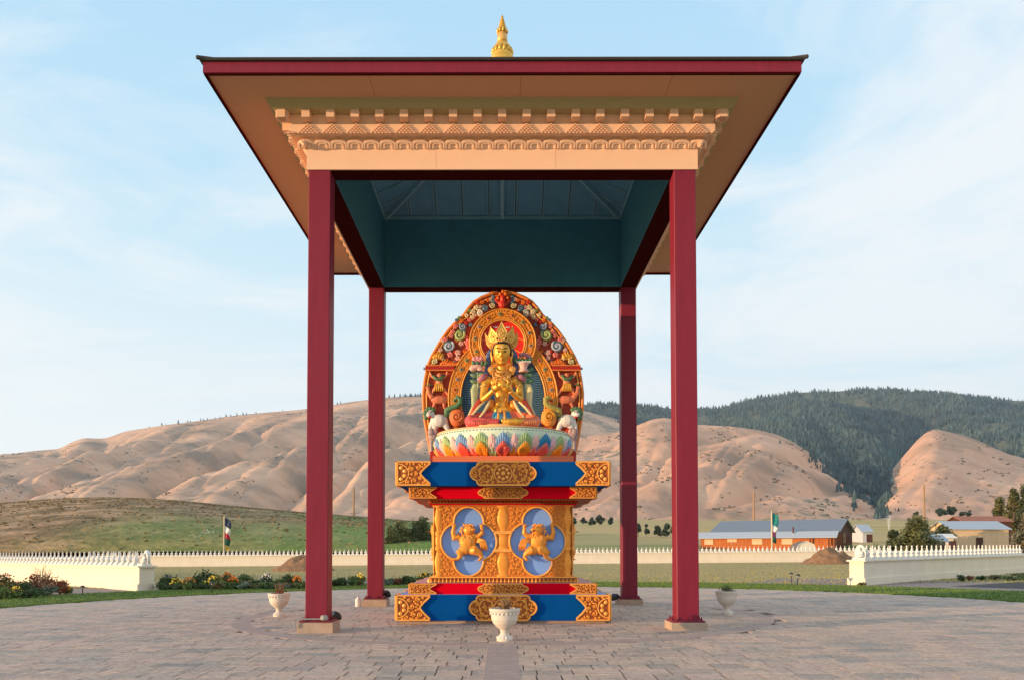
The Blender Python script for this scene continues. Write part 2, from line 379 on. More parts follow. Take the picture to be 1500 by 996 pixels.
# soffit in boards with open joints, mitred at the corners
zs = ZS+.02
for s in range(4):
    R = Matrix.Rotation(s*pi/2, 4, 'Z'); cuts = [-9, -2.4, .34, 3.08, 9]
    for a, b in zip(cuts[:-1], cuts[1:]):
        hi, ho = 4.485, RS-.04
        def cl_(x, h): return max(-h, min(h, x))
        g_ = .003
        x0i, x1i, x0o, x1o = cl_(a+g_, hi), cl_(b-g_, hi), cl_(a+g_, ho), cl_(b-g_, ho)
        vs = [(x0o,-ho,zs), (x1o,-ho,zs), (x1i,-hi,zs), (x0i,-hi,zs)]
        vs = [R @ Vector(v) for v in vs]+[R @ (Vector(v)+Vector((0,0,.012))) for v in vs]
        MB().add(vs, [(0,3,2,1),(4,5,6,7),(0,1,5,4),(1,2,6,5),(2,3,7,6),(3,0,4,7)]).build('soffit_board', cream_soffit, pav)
MB().ring([(4.40, zs+.02), (RS-.02, zs+.02), (RS-.02, zs+.03), (4.40, zs+.03)], closed=True).build('soffit_backing', maroon_dark, pav)
zf1 = cz(90.5, RS)
MB().ring([(RS-.045, ZS-.012), (RS, ZS-.012), (RS, zf1), (RS-.045, zf1)], closed=True).build('fascia', maroon, pav)
MB().ring([(RS-.05, ZS-.045), (RS-.012, ZS-.045), (RS-.012, ZS-.012), (RS-.05, ZS-.012)], closed=True).build('drip_edge', beam_red, pav)
zt = cz(84.0, RS+.06)
APZ = 12.95
MB().ring([(RS-.1, zf1+.004), (RS+.05, zf1+.004), (RS+.065, zf1+.03), (RS+.065, zt), (.05, APZ), (.05, APZ-.1)]).build('roof', shingle, pav)
for s in range(4):
    R = Matrix.Rotation(s*pi/2, 4, 'Z')
    MB().tube([R @ Vector((-RS-.085, -RS-.085, zt-.012)), R @ Vector((-RS+.35, -RS+.35, zt+.16)), R @ Vector((-.1, -.1, APZ+.0))], [.035,.05,.05], 4).build('hip_cap', shingle, pav)
# inside: teal walls, ledge, plank ceiling with battens, hip and middle rafters
HI = W0-PW; ZW = at(735, 319, CY+HI)[2]
sl = (12.70-ZW)/HI
for s in range(4):
    R = Matrix.Rotation(s*pi/2, 4, 'Z')
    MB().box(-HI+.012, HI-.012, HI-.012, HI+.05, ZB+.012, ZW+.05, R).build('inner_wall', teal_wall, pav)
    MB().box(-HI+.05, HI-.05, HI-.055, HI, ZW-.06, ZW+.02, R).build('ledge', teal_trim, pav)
    nb = 9; wd = 2*HI/nb
    for i in range(nb):
        x0, x1 = -HI+i*wd+.006, -HI+(i+1)*wd-.006
        def top(x): return max(abs(x), .02)
        vs = []
        for x in (x0, x1): vs += [(x, HI, ZW+.02), (x, top(x), ZW+.02+(HI-top(x))*sl)]
        if x0 < 0 < x1: vs = [(x0,HI,ZW+.02),(x0,-x0,ZW+.02+(HI+x0)*sl),(0,.02,ZW+.02+HI*sl),(x1,x1,ZW+.02+(HI-x1)*sl),(x1,HI,ZW+.02)]; fs = [(0,1,2,3,4)]
        else: fs = [(0,1,3,2)]
        nn = len(vs); vv = [R @ Vector(v) for v in vs]+[R @ (Vector(v)+Vector((0,0,.03))) for v in vs]
        fs = fs+[tuple(reversed([k+nn for k in fs[0]]))]
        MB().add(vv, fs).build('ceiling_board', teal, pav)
        for q in ((x0-.006,) if i else ()):
            for off in (-.035, .035):
                xx = q+off; yt = abs(xx)+.05
                MB().tube([R @ Vector((xx, HI-.02, ZW+.0)), R @ Vector((xx, yt, ZW+(HI-yt)*sl))], .017, 4).build('batten', teal_trim, pav)
    MB().tube([R @ Vector((0, HI-.02, ZW-.02)), R @ Vector((0, .1, ZW-.04+(HI-.1)*sl))], .075, 4).build('rafter', teal_trim, pav)
    MB().tube([R @ Vector((-HI+.03, HI-.03, ZW-.03)), R @ Vector((-.05, .05, ZW-.05+HI*sl))], .085, 4).build('hip_rafter', teal_trim, pav)
# finial
zb_ = APZ-.05; g0 = at(735, 83, CY)[2]; g1 = at(735, 23, CY)[2]; k = (g1-g0)/60
fz = lambda py: g0+(83-py)*k
fin = MB().lathe([(.34, zb_), (.36, g0-.15), (.26, g0-.06), (.255, g0+.02), (.235, fz(78)), (.19, fz(74)), (.215, fz(72)), (.20, fz(69)), (.13, fz(64))], 24).build('finial', gold, pav, smooth=False)
MB().lathe([(.135, fz(65)), (.125, fz(58)), (.115, fz(50))], 20).build('finial_neck', gold_pale, fin, smooth=True)
for i in range(14):
    a = 2*pi*i/14; MB().ell((.235*cos(a), .235*sin(a), fz(77.5)), (.045,.045,.085), nu=7, nv=5).build('finial_petal', gold, fin, smooth=True)
for i in range(9):
    a = 2*pi*i/9; MB().ell((.115*cos(a), .115*sin(a), fz(47)), (.035,.035,.06), nu=7, nv=5).build('finial_bead', gold, fin, smooth=True)
pr = [(.10, fz(48))]
for i in range(6):
    r = .105-.014*i; zc = 43-3.2*i; pr += [(r*.72, fz(zc+1.5)), (r, fz(zc+.6)), (r, fz(zc-.6)), (r*.7, fz(zc-1.4))]
pr += [(.035, fz(26)), (.025, fz(25)), (0.004, fz(21.5))]
MB().lathe(pr, 16).build('finial_rings', gold, fin)

# ------------------------------------------------------------------ ground near the pavilion
def sheet(name, xs, ys, zf, m, kind='structure'):
    nx, ny = len(xs), len(ys)
    vs = [(x, y, zf(x, y)) for y in ys for x in xs]
    fs = [(j*nx+i, j*nx+i+1, (j+1)*nx+i+1, (j+1)*nx+i) for j in range(ny-1) for i in range(nx-1)]
    o = MB().add(vs, fs).build(name, m, smooth=True); o['kind'] = kind; return o
grout = mat('paver_joint', (.15,.12,.10), (.10,.08,.07), rough=1, scale=30)
def disc(name, r0, r1, z, m, n=160, rings=2, a0=0, a1=2*pi):
    vs = []; full = abs(a1-a0-2*pi) < 1e-6
    for j in range(rings):
        r = r0+(r1-r0)*j/(rings-1)
        for i in range(n+(0 if full else 1)):
            a = a0+(a1-a0)*i/n; x, y = r*cos(a), CY+r*sin(a); vs.append((x, y, z+gz(x)))
    c = n if full else n+1
    fs = [(j*c+i, j*c+(i+1)%c, (j+1)*c+(i+1)%c, (j+1)*c+i) for j in range(rings-1) for i in range(n)]
    return MB().add(vs, fs).build(name, m)
RP = 14.9
plaza = disc('plaza', .01, RP+.05, .004, grout, rings=12); plaza['kind'] = 'structure'
def paver_mat():
    m = bpy.data.materials.new('slate_paver'); m.use_nodes = True; t = m.node_tree; b = t.nodes['Principled BSDF']
    b.inputs['Roughness'].default_value = .72; b.inputs['Specular IOR Level'].default_value = .35
    g = t.nodes.new('ShaderNodeNewGeometry'); P = g.outputs['Position']
    def nz(s, d=4, st=None, rough=.6):
        src = P
        if st: mm = t.nodes.new('ShaderNodeMapping'); mm.inputs['Scale'].default_value = st; t.links.new(P, mm.inputs[0]); src = mm.outputs[0]
        n = t.nodes.new('ShaderNodeTexNoise'); n.inputs['Scale'].default_value = s; n.inputs['Detail'].default_value = d; n.inputs['Roughness'].default_value = rough; t.links.new(src, n.inputs[0]); return n.outputs[0]
    a = nz(.85, 6, (.7, 1.3, 1)); r1 = ramp(t, a, [(.34, (.38,.36,.33)), (.45, (.54,.44,.36)), (.55, (.60,.46,.38)), (.66, (.48,.43,.37))])
    f = nz(16, 9, (.8, 1.25, 1), .78); r2 = ramp(t, f, [(.36, (.34,.33,.33)), (.44, (.80,.80,.80)), (.52, (1.02,1.0,.99)), (.70, (1.32,1.28,1.22))])
    mu = t.nodes.new('ShaderNodeMix'); mu.data_type = 'RGBA'; mu.blend_type = 'MULTIPLY'; mu.inputs[0].default_value = 1
    t.links.new(r1.outputs[0], mu.inputs[6]); t.links.new(r2.outputs[0], mu.inputs[7])
    oi = t.nodes.new('ShaderNodeObjectInfo'); at_ = t.nodes.new('ShaderNodeAttribute'); at_.attribute_name = 'tone'
    ad = t.nodes.new('ShaderNodeMath'); ad.operation = 'ADD'; t.links.new(oi.outputs['Random'], ad.inputs[0]); t.links.new(at_.outputs['Fac'], ad.inputs[1])
    fr = t.nodes.new('ShaderNodeMath'); fr.operation = 'FRACT'; t.links.new(ad.outputs[0], fr.inputs[0])
    r3 = ramp(t, fr.outputs[0], [(0, (.74,.76,.78)), (.3, (1.0,.97,.94)), (.6, (1.12,1.02,.95)), (1, (.88,.85,.85))])
    mv = t.nodes.new('ShaderNodeMix'); mv.data_type = 'RGBA'; mv.blend_type = 'MULTIPLY'; mv.inputs[0].default_value = 1
    t.links.new(mu.outputs[2], mv.inputs[6]); t.links.new(r3.outputs[0], mv.inputs[7]); t.links.new(mv.outputs[2], b.inputs['Base Color'])
    h1 = nz(8, 10, (.7, 1.3, 1), .76)
    bp = t.nodes.new('ShaderNodeBump'); bp.inputs['Strength'].default_value = .9; bp.inputs['Distance'].default_value = .03
    t.links.new(h1, bp.inputs['Height']); t.links.new(bp.outputs[0], b.inputs['Normal'])
    return m
slate = paver_mat()
band_m = mat('red_paver', (.50,.36,.30), (.36,.26,.22), rough=.8, scale=5, bump=.5, bscale=20, pos='WORLD', detail=7)
rp = random.Random(11); cells = []
y = 5.0
while y < 34.6:
    rh = rp.choice((.31, .38, .46)); half = max(6, min(15, y*.75)); x = -half-rp.random()*.6
    while x < half:
        wd = rp.choice((.31, .38, .46, .46, .62))
        if rp.random() < .12: cells.append((x, x+wd, y, y+rh/2)); cells.append((x, x+wd, y+rh/2, y+rh))
        else: cells.append((x, x+wd, y, y+rh))
        x += wd
    y += rh
def ok(c):
    cx, cy = (c[0]+c[1])/2, (c[2]+c[3])/2; r = sqrt(cx*cx+(cy-CY)**2)
    return r < RP-.05 and not (5.88 < r < 6.14)
cells = [c for c in cells if ok(c)]
def infr(c):
    cx, cy = (c[0]+c[1])/2, (c[2]+c[3])/2
    return cy > 9.6 and abs(cx) < .64*cy+.2
cells.sort(key=lambda c: (not infr(c), c[2]))
near, rest = cells[:300], cells[300:]
def paver(mb, x0, x1, y0, y1, z, ox=0, oy=0, g=.007):
    t = [rp.uniform(-.0022, .0022) for _ in range(4)]; b = .004
    h = g*1.2; c = [(x0+h,y0+g),(x1-h,y0+g),(x1-h,y1-g),(x0+h,y1-g)]
    q = [(x0+h+b,y0+g+b),(x1-h-b,y0+g+b),(x1-h-b,y1-g-b),(x0+h+b,y1-g-b)]
    vs = [(x-ox, y-oy, z) for x, y in c]+[(x-ox, y-oy, z+.014+gz(x)-gz(ox)) for x, y in c]+[(x-ox, y-oy, z+.021+t[i]+gz(x)-gz(ox)) for i, (x, y) in enumerate(q)]
    mb.add(vs, [(i,(i+1)%4,4+(i+1)%4,4+i) for i in range(4)]+[(4+i,4+(i+1)%4,8+(i+1)%4,8+i) for i in range(4)]+[(8,9,10,11)])
for c in near:
    mb = MB(); ox, oy = (c[0]+c[1])/2, (c[2]+c[3])/2
    paver(mb, *c, 0, ox, oy); mb.build('paving_stone', slate, plaza, loc=(ox, oy, gz(ox)))
mb = MB(); tones = []
for c in rest:
    n0 = len(mb.f); ox = (c[0]+c[1])/2; paver(mb, *c, gz(ox), 0, 0)
    o_ = rp.random(); tones += [o_]*(len(mb.f)-n0)
    for k in range(len(mb.v)-12, len(mb.v)):                    # undo the shift of the height used for single stones
        v = mb.v[k]; mb.v[k] = (v[0], v[1], v[2]-(gz(v[0])-gz(0))*(1 if k >= len(mb.v)-8 else 0)+(gz(v[0])-gz(ox) if k >= len(mb.v)-8 else 0))
po = mb.build('far_paving_stones', slate, plaza, kind='stuff')
at_ = po.data.attributes.new('tone', 'FLOAT', 'FACE'); at_.data.foreach_set('value', tones)
# round border of smoother reddish stones, in segments, and the strip that leads to the camera
nseg = 48
for i in range(nseg):
    a0, a1 = 2*pi*i/nseg+.0006, 2*pi*(i+1)/nseg-.0006; vs = []; q = 4
    for zz in (.0, .0225):
        for r in (5.79, 6.19):
            for j in range(q+1):
                a = a0+(a1-a0)*j/q; x = r*cos(a); vs.append((x, CY+r*sin(a), zz+gz(x)))
    A = lambda z_, r_, j: z_*2*(q+1)+r_*(q+1)+j
    fs = []
    for j in range(q): fs += [(A(1,0,j), A(1,1,j), A(1,1,j+1), A(1,0,j+1)), (A(0,1,j), A(0,1,j+1), A(1,1,j+1), A(1,1,j)), (A(0,0,j+1), A(0,0,j), A(1,0,j), A(1,0,j+1))]
    fs += [(A(0,0,0), A(0,1,0), A(1,1,0), A(1,0,0)), (A(0,1,q), A(0,0,q), A(1,0,q), A(1,1,q))]
    MB().add(vs, fs).build('border_stone', band_m, plaza)
for i in range(12):
    y1 = CY-6.2-i*.75; y0 = y1-.745
    MB().bevbox(-.235, .235, y0, y1, 0, .024, .004).build('strip_stone', band_m, plaza)

# ------------------------------------------------------------------ urns
def make_urn(label, px, y):
    x = (px-PX0)/F*y
    t = thing('stone_urn', label, 'urn', (x, y, gz(x)+.02), group='stone urns round the throne')
    H = .575
    body = MB().lathe([(.02,.17),(.075,.175),(.085,.20),(.14,.24),(.195,.30),(.228,.37),(.236,.44),(.236,.485),(.250,.49),(.256,.51),(.266,.515),(.27,.545),(.262,.56),(.235,.56),(.225,.54),(.22,.46),(.02,.45)], 32).build('bowl', urn_stone, t, smooth=False)
    MB().lathe([(.135,0),(.138,.035),(.125,.045),(.118,.075),(.085,.105),(.066,.14),(.072,.165),(.078,.175)], 28).build('foot', urn_stone, t)
    for i in range(22):
        a = 2*pi*i/22; MB().ell((.243*cos(a), .243*sin(a), .475), (.018,.018,.022), nu=6, nv=4).build('bead', white_paint, body, smooth=True)
    for i in range(14):
        a = 2*pi*i/14; MB().ell((.121*cos(a), .121*sin(a), .058), (.022,.022,.025), nu=6, nv=4).build('foot_bead', white_paint, body)
    s_ = MB(); s_.lathe([(.22,0),(.16,.02),(.02,.03)], 16); s_.build('soil', soil, t, loc=(0,0,.505))
    return t
urns = [('cream stone urn in front of the throne in the middle of the plaza', 738, 14.16),
        ('cream stone urn left of the front left pillar', 408, 19.75),
        ('greyish stone urn in shade right of the front right pillar', 1062, 19.35)]
dry = C('dry_stems', (168,132,92), .55, rough=.9, scale=20); dry_red = C('dry_red_leaves', (150,88,62), .5, rough=.9, scale=20); dull_green = C('dull_green_leaves', (120,125,85), .6, rough=.9, scale=20)
def blades(mb, c, n, h, spread, rnd, w=.006, droop=.3):
    for i in range(n):
        a = rnd.uniform(0, 2*pi); r0 = rnd.uniform(0, spread*.35); hh = h*rnd.uniform(.5, 1); s = rnd.uniform(.3, 1)*spread
        b = Vector(c)+Vector((r0*cos(a), r0*sin(a), 0)); m_ = b+Vector((cos(a)*s*.4, sin(a)*s*.4, hh*.65)); e = b+Vector((cos(a)*s, sin(a)*s, hh*(1-droop*rnd.random())))
        q = Vector((-sin(a), cos(a), 0))*w
        mb.add([b-q, b+q, m_+q*.8, m_-q*.8, e], [(0,1,2,3), (3,2,4)])
for k, (lab, px, y) in enumerate(urns):
    u = make_urn(lab, px, y); rr = random.Random(k+3)
    p = thing('urn_plant', ('tuft of dry stems and rusty leaves in the middle urn', 'dry brown grass with reddish leaves in the left urn', 'low dull green and brown plant in the right urn')[k], 'plant', u.location+Vector((0,0,.52)))
    mb = MB(); blades(mb, (0,0,0), (70, 60, 50)[k], (.36,.42,.26)[k], (.22,.26,.24)[k], rr); mb.build('stems', (dry, dry, dull_green)[k], p)
    mb = MB()
    for i in range((50, 110, 120)[k]):
        a, r = rr.uniform(0, 6.28), rr.uniform(0, .19); c = Vector((r*cos(a), r*sin(a), rr.uniform(0, .10)))
        e1 = Vector((rr.uniform(-1,1), rr.uniform(-1,1), rr.uniform(-1,1))).normalized()*.03; e2 = e1.orthogonal().normalized()*.015
        mb.add([c-e1, c+e2, c+e1, c-e2], [(0,1,2,3)])
    mb.build('leaves', (dry_red, dry_red, dull_green)[k], p)

# ------------------------------------------------------------------ small things at the footings
def floodlight(px, py, y, rz, label, tilt=.5, face=None):
    p = at(px, py, y)
    t = thing('floodlight', label, 'floodlight', p, rz)
    MB().tube([(0,0,-.12),(0,0,0)], .012, 6).build('stand', black_metal, t)
    Mx = Matrix.Rotation(-tilt, 4, 'X')
    MB().box(-.09,.09,-.05,.06,-.06,.06, Mx).build('housing', black_metal, t)
    MB().tube([Mx @ Vector((0,.06,0)), Mx @ Vector((0,.15,0))], [.085,.05], 10).build('reflector', black_metal, t)
    MB().tube([Mx @ Vector((0,-.05,0)), Mx @ Vector((0,-.062,0))], .062, 12).build('lens', face or grey_metal, t)
    return t
floodlight(490, 900, 16.35, -.8, 'black floodlight on the right edge of the front left footing')
floodlight(566, 868, 23.3, -.9, 'black floodlight beside the back left footing', .7)
floodlight(901, 873, 23.0, 2.4, 'black floodlight with a pale lens left of the back right footing', .6, white_paint)
p = at(475, 904, D0-.17); t = thing('junction_box', 'grey junction box on the front left footing', 'electrical box', p)
MB().lathe([(.06,-.05),(.075,-.03),(.075,.02),(.05,.045)], 12).build('box_body', grey_metal, t); MB().tube([(-.02,0,-.03),(-.55,0,-.03),(-.57,.0,-.20)], .014, 6).build('conduit', grey_metal, t)
p = at(524.5, 883, 23.0); t = thing('plastic_canister', 'white plastic canister left of the back left footing', 'canister', (p[0], p[1], gz(p[0])+.02))
MB().lathe([(.075,0),(.08,.02),(.08,.20),(.06,.235),(.03,.24)], 14).build('canister_body', white_paint, t); MB().lathe([(.032,.24),(.032,.275)], 10).build('cap', white_paint, t)

# ------------------------------------------------------------------ throne pedestal
XT = .02
thr = thing('throne_pedestal', 'square tiered throne pedestal with blue and red bands, gold scroll panels and dancing lions', 'pedestal', (XT, CY, 0))
def tz(py, h): return at(736, py, CY-h)[2]
h1, h2, h3, h4 = 2.24, 1.985, 1.66, 1.535
zA0, zA1 = tz(908.5, h1), tz(871, h1)
zB1 = tz(854, h2); zC1 = tz(845, h3); zD1 = tz(739.5, h4); zE1 = tz(731, h3); zF0, zF1 = tz(730, h2), tz(712.5, h2); zG0, zG1 = tz(711, h1), tz(675.7, h1)
pink_top = mat('pink_paint', (.62,.36,.36), (.55,.31,.31), rough=.7)
plinth_m = mat('pink_plinth', (.50,.33,.25), (.38,.25,.19), rough=.9, scale=9, bump=.1)
MB().box(-h1+.06, h1-.06, -h1+.06, h1-.06, -.06, zA0+.01).build('plinth', plinth_m, thr)
def tier(h, z0, z1, m, name):
    return MB().bevbox(-h, h, -h, h, z0, z1, .006).build(name, m, thr)
tier(h1, zA0, zA1, royal, 'blue_band'); tier(h2, zA1-.02, zB1, crimson, 'red_band')
MB().ring([(h1-.02, zA1+.004), (h2-.02, zA1+.004)]).build('ledge_top', sky_blue, thr)
MB().ring([(h2-.01, zB1+.004), (h4-.02, zB1+.004)]).build('ledge_top', pink_top, thr)
tier(h3-.04, zB1-.02, zC1, gold_ground, 'lotus_moulding'); tier(h3-.04, zD1, zE1, crimson, 'upper_moulding')
tier(h2, zF0, zF1, crimson, 'red_band'); tier(h1, zG0, zG1, royal, 'blue_band')
MB().ring([(h4+.02, zE1-.01), (h2-.02, zF0-.004)]).build('moulding_underside', gold_ground, thr)
MB().box(-h4+.055, h4-.055, -h4+.055, h4-.055, zC1-.02, zD1+.02).build('body', sky_blue, thr)
rs = random.Random(21)
SIDES = [Matrix.Rotation(s*pi/2, 4, 'Z') for s in range(4)]
def four(objs):
    """repeat the carved pieces of the front on the other three sides"""
    for o in objs:
        for R in SIDES[1:]:
            c = o.copy(); COL.objects.link(c); c.parent = o.parent; c.matrix_local = R @ o.matrix_local
            for ch in list(o.children):
                k = ch.copy(); COL.objects.link(k); k.parent = c; k.matrix_parent_inverse = ch.matrix_parent_inverse.copy()
def panel(poly, h, dep, tr, rmin, rmax, name='gold_panel', holes=(), extra=None, tries=700, rim=True):
    """carved panel: ground plate, raised rim and vine scrolls"""
    o = plate(name, [poly]+list(holes), dep, gold_ground, thr); o.location = (0, -h+.002, 0)
    if rim:
        r = MB()
        for pl in [poly]+list(holes):
            r.tube([(x, -dep, z) for x, z in pl]+[(pl[0][0], -dep, pl[0][1])], tr*1.35, 5, caps=False)
        r.build('panel_rim', gold_rim, o)
    s = MB(); scrolls(s, poly, -dep-.004, rmin, rmax, tr, rs, holes=list(holes)+(extra or []), tries=tries); s.build('scroll_carving', gold_scroll, o, smooth=True, kind='stuff')
    return o
def end_poly(h, z0, z1, wt, wn, side):
    """corner piece: square outside, stepped notch inside"""
    H = z1-z0; e = h+.01; z0 += .015; z1 -= .012
    prof = [(wt, 0), (wt-.02*wt, .06), (wn+.55*(wt-wn), .22), (wn+.45*(wt-wn), .25), (wn+.12*(wt-wn), .42), (wn, .5)]
    pts = [(-e, z0)]+[(-e+x, z0+t*(z1-z0)) for x, t in prof]+[(-e+x, z1-t*(z1-z0)) for x, t in prof[-2::-1]]+[(-e, z1)]
    return pts if side < 0 else [(-x, z) for x, z in pts][::-1]
def mid_poly(c, hw, z0, z1):
    z0 += .012; z1 -= .012; H = z1-z0; m = (z0+z1)/2; a = hw*.80
    q = arc3((hw, 0), (hw-.30*(hw-a)-.0, .19*H), (a, .30*H), 5)+arc3((a, .30*H), (a-.02, .44*H), (a-.16*hw, .5*H), 5)
    q = q+[(a-.16*hw, .5*H)]
    r = q+[(-x, z) for x, z in q[::-1]]+[(-x, -z) for x, z in q[1:]]+[(x, -z) for x, z in q[::-1][:-1]]
    return [(c+x, m+z) for x, z in r]
made = []
for (h, z0, z1, wt, wn, mw) in ((h1, zA0, zA1, .70, .48, .71), (h1, zG0, zG1, .70, .48, .70), (h2, zA1, zB1, .56, .40, .545), (h2, zF0, zF1, .56, .40, .54)):
    big = z1-z0 > .4
    for s in (-1, 1):
        pl = end_poly(h, z0, z1, wt, wn, s)
        rose = [(s*(-1)*-1*0+s*(h+.01)*1.0+(-s)*.24*(sin(pi*i/8)) if True else 0, (z0+z1)/2+.21*cos(pi*i/8)*(1 if big else .45)) for i in range(9)]
        o = panel(pl, h, .045, .018 if big else .010, .032 if big else .02, .068 if big else .032, extra=[rose] if big else None)
        if big:
            r = MB(); r.tube([(x, -.05, z) for x, z in rose], .016, 5)
            for i in range(4):
                a = pi*(i+.5)/4; r.ell((s*(h-.01)-s*.14*sin(a), -.05, (z0+z1)/2+.13*cos(a)), (.045,.03,.045), nu=7, nv=5)
            r.build('half_rosette', gold_rim, o)
        made.append(o)
    pl = mid_poly(0, mw, z0, z1)
    if big:
        zc = (z0+z1)/2; ros = [(.19*cos(2*pi*i/20), zc+.19*sin(2*pi*i/20)) for i in range(20)]
        o = panel(pl, h, .055, .017, .03, .06, extra=[ros], tries=1100)
        r = MB(); r.tube([(x, -.06, z) for x, z in ros]+[(ros[0][0], -.06, ros[0][1])], .015, 5, caps=False)
        r.ell((0, -.065, zc), (.05,.035,.05), nu=10, nv=6)
        for i in range(8): a = 2*pi*i/8; r.ell((.115*cos(a), -.06, zc+.115*sin(a)), (.04,.025,.04), nu=8, nv=5)
        for s in (-1, 1):
            q = [(s*.36+.145*cos(2*pi*i/18), zc+.175*sin(2*pi*i/18)) for i in range(18)]
            r.tube([(x, -.062, z) for x, z in q]+[(q[0][0], -.062, q[0][1])], .013, 5, caps=False)
        r.build('rosette', gold_rim, o, smooth=True)
    else: o = panel(pl, h, .05, .010, .02, .032, tries=1400)
    made.append(o)
# beading of the mouldings (too small to pick apart)
for (zb, zt_, h, n, up) in ((zB1+.004, zC1, h3-.035, 38, 1), (zD1+.005, zE1, h3-.035, 46, -1)):
    b = MB()
    for i in range(n):
        x = (i-(n-1)/2)*(2*h/n); H = zt_-zb
        if up > 0: b.add([(x-.034,-h-.0,zb),(x+.034,-h-.0,zb),(x,-h-.05,zb+.01),(x,-h+.0,zt_-.01),(x,-h-.035,zb+H*.6)], [(0,2,4),(2,1,4),(0,4,3),(4,1,3)])
        else: b.ell((x, -h-.01, zb+H*.5), (.024,.03,H*.36), nu=6, nv=4)
        b.ell((x+h/n, -h-.012, zb+H*.25), (.016,.018,.016), nu=5, nv=3)
    o = b.build('bead_moulding', gold_rim if up > 0 else gold_ground, thr, kind='stuff'); made.append(o)
for (z, h) in ((zC1-.004, h3-.03), (zD1+.002, h4+.035), (zE1-.006, h3-.01)):
    MB().box(-h, h, -h-.02, h+.02, z-.012, z+.012).build('gold_fillet', gold_rim, thr)
# gold facing with two four-lobed openings
zc = tz(792.8, h4); CX = .763
def quatre(c, s=1):
    p = [(-.33,.40),(0,.765),(.33,.40),(.622,0),(.33,-.40),(0,-.765),(-.33,-.40),(-.622,0)]
    r = []
    for i in (0, 2, 4, 6): r += arc3(p[i], p[(i+1)%8], p[(i+2)%8], 14)
    return [(c+x*s, zc+z*s) for x, z in r]
Q = [quatre(-CX), quatre(CX)]
face = [(-h4, zC1), (h4, zC1), (h4, zD1), (-h4, zD1)]
fo = plate('gold_facing', [face]+Q, .13, mat('gold_facing', (.68,.22,.022), (.54,.155,.014), rough=.55, metal=.08, scale=10), thr); fo.location = (0, -h4+.13, 0); made.append(fo)
r = MB()
for q in Q: r.tube([(x, -.135, z) for x, z in q]+[(q[0][0], -.135, q[0][1])], .024, 6, caps=False)
r.build('opening_rim', gold_rim, fo, smooth=True)
col_poly = [(-.16, zC1), (.16, zC1), (.16, zD1), (-.16, zD1)]
big_q = [quatre(-CX, 1.05), quatre(CX, 1.05)]
s = MB()
for (a, b) in ((-h4+.11, -.13), (.13, h4-.11)):
    for (za, zb) in ((zC1+.04, zc-.12), (zc+.12, zD1-.04)):
        scrolls(s, [(a, za), (b, za), (b, zb), (a, zb)], -.135, .028, .05, .0135, rs, holes=big_q, tries=1500)
s.build('scroll_carving', gold_scroll, fo, smooth=True, kind='stuff')
# baluster reliefs: middle, and a half one at each edge
prof = [(.17,0),(.17,.03),(.10,.06),(.13,.16),(.165,.30),(.15,.40),(.085,.52),(.075,.57),(.14,.60),(.14,.63),(.12,.64),(.135,.655),(.135,.665),(.10,.68)]
HH = (zD1-zC1)/2
prof = [(r_, z/.795*HH*.0+z*HH/.795) for r_, z in prof]+[(.11, HH*.865), (.125, HH*.90), (.13, HH)]
full = [(r_, z) for r_, z in prof]+[(r_, 2*HH-z) for r_, z in prof[::-1][1:]]
for c in (-h4+.10, 0, h4-.10):
    m_ = MB().lathe([(r_*.9, zC1+z) for r_, z in full], 14, (c, -.12, 0), sx=.92 if c == 0 else .58, sy=.28).build('baluster', gold_scroll, fo, smooth=True)
for z in (zc-.20, zc+.20): MB().box(-.19, .19, -.19, -.1, z-.035, z+.035).build('baluster_band', gold_rim, fo)
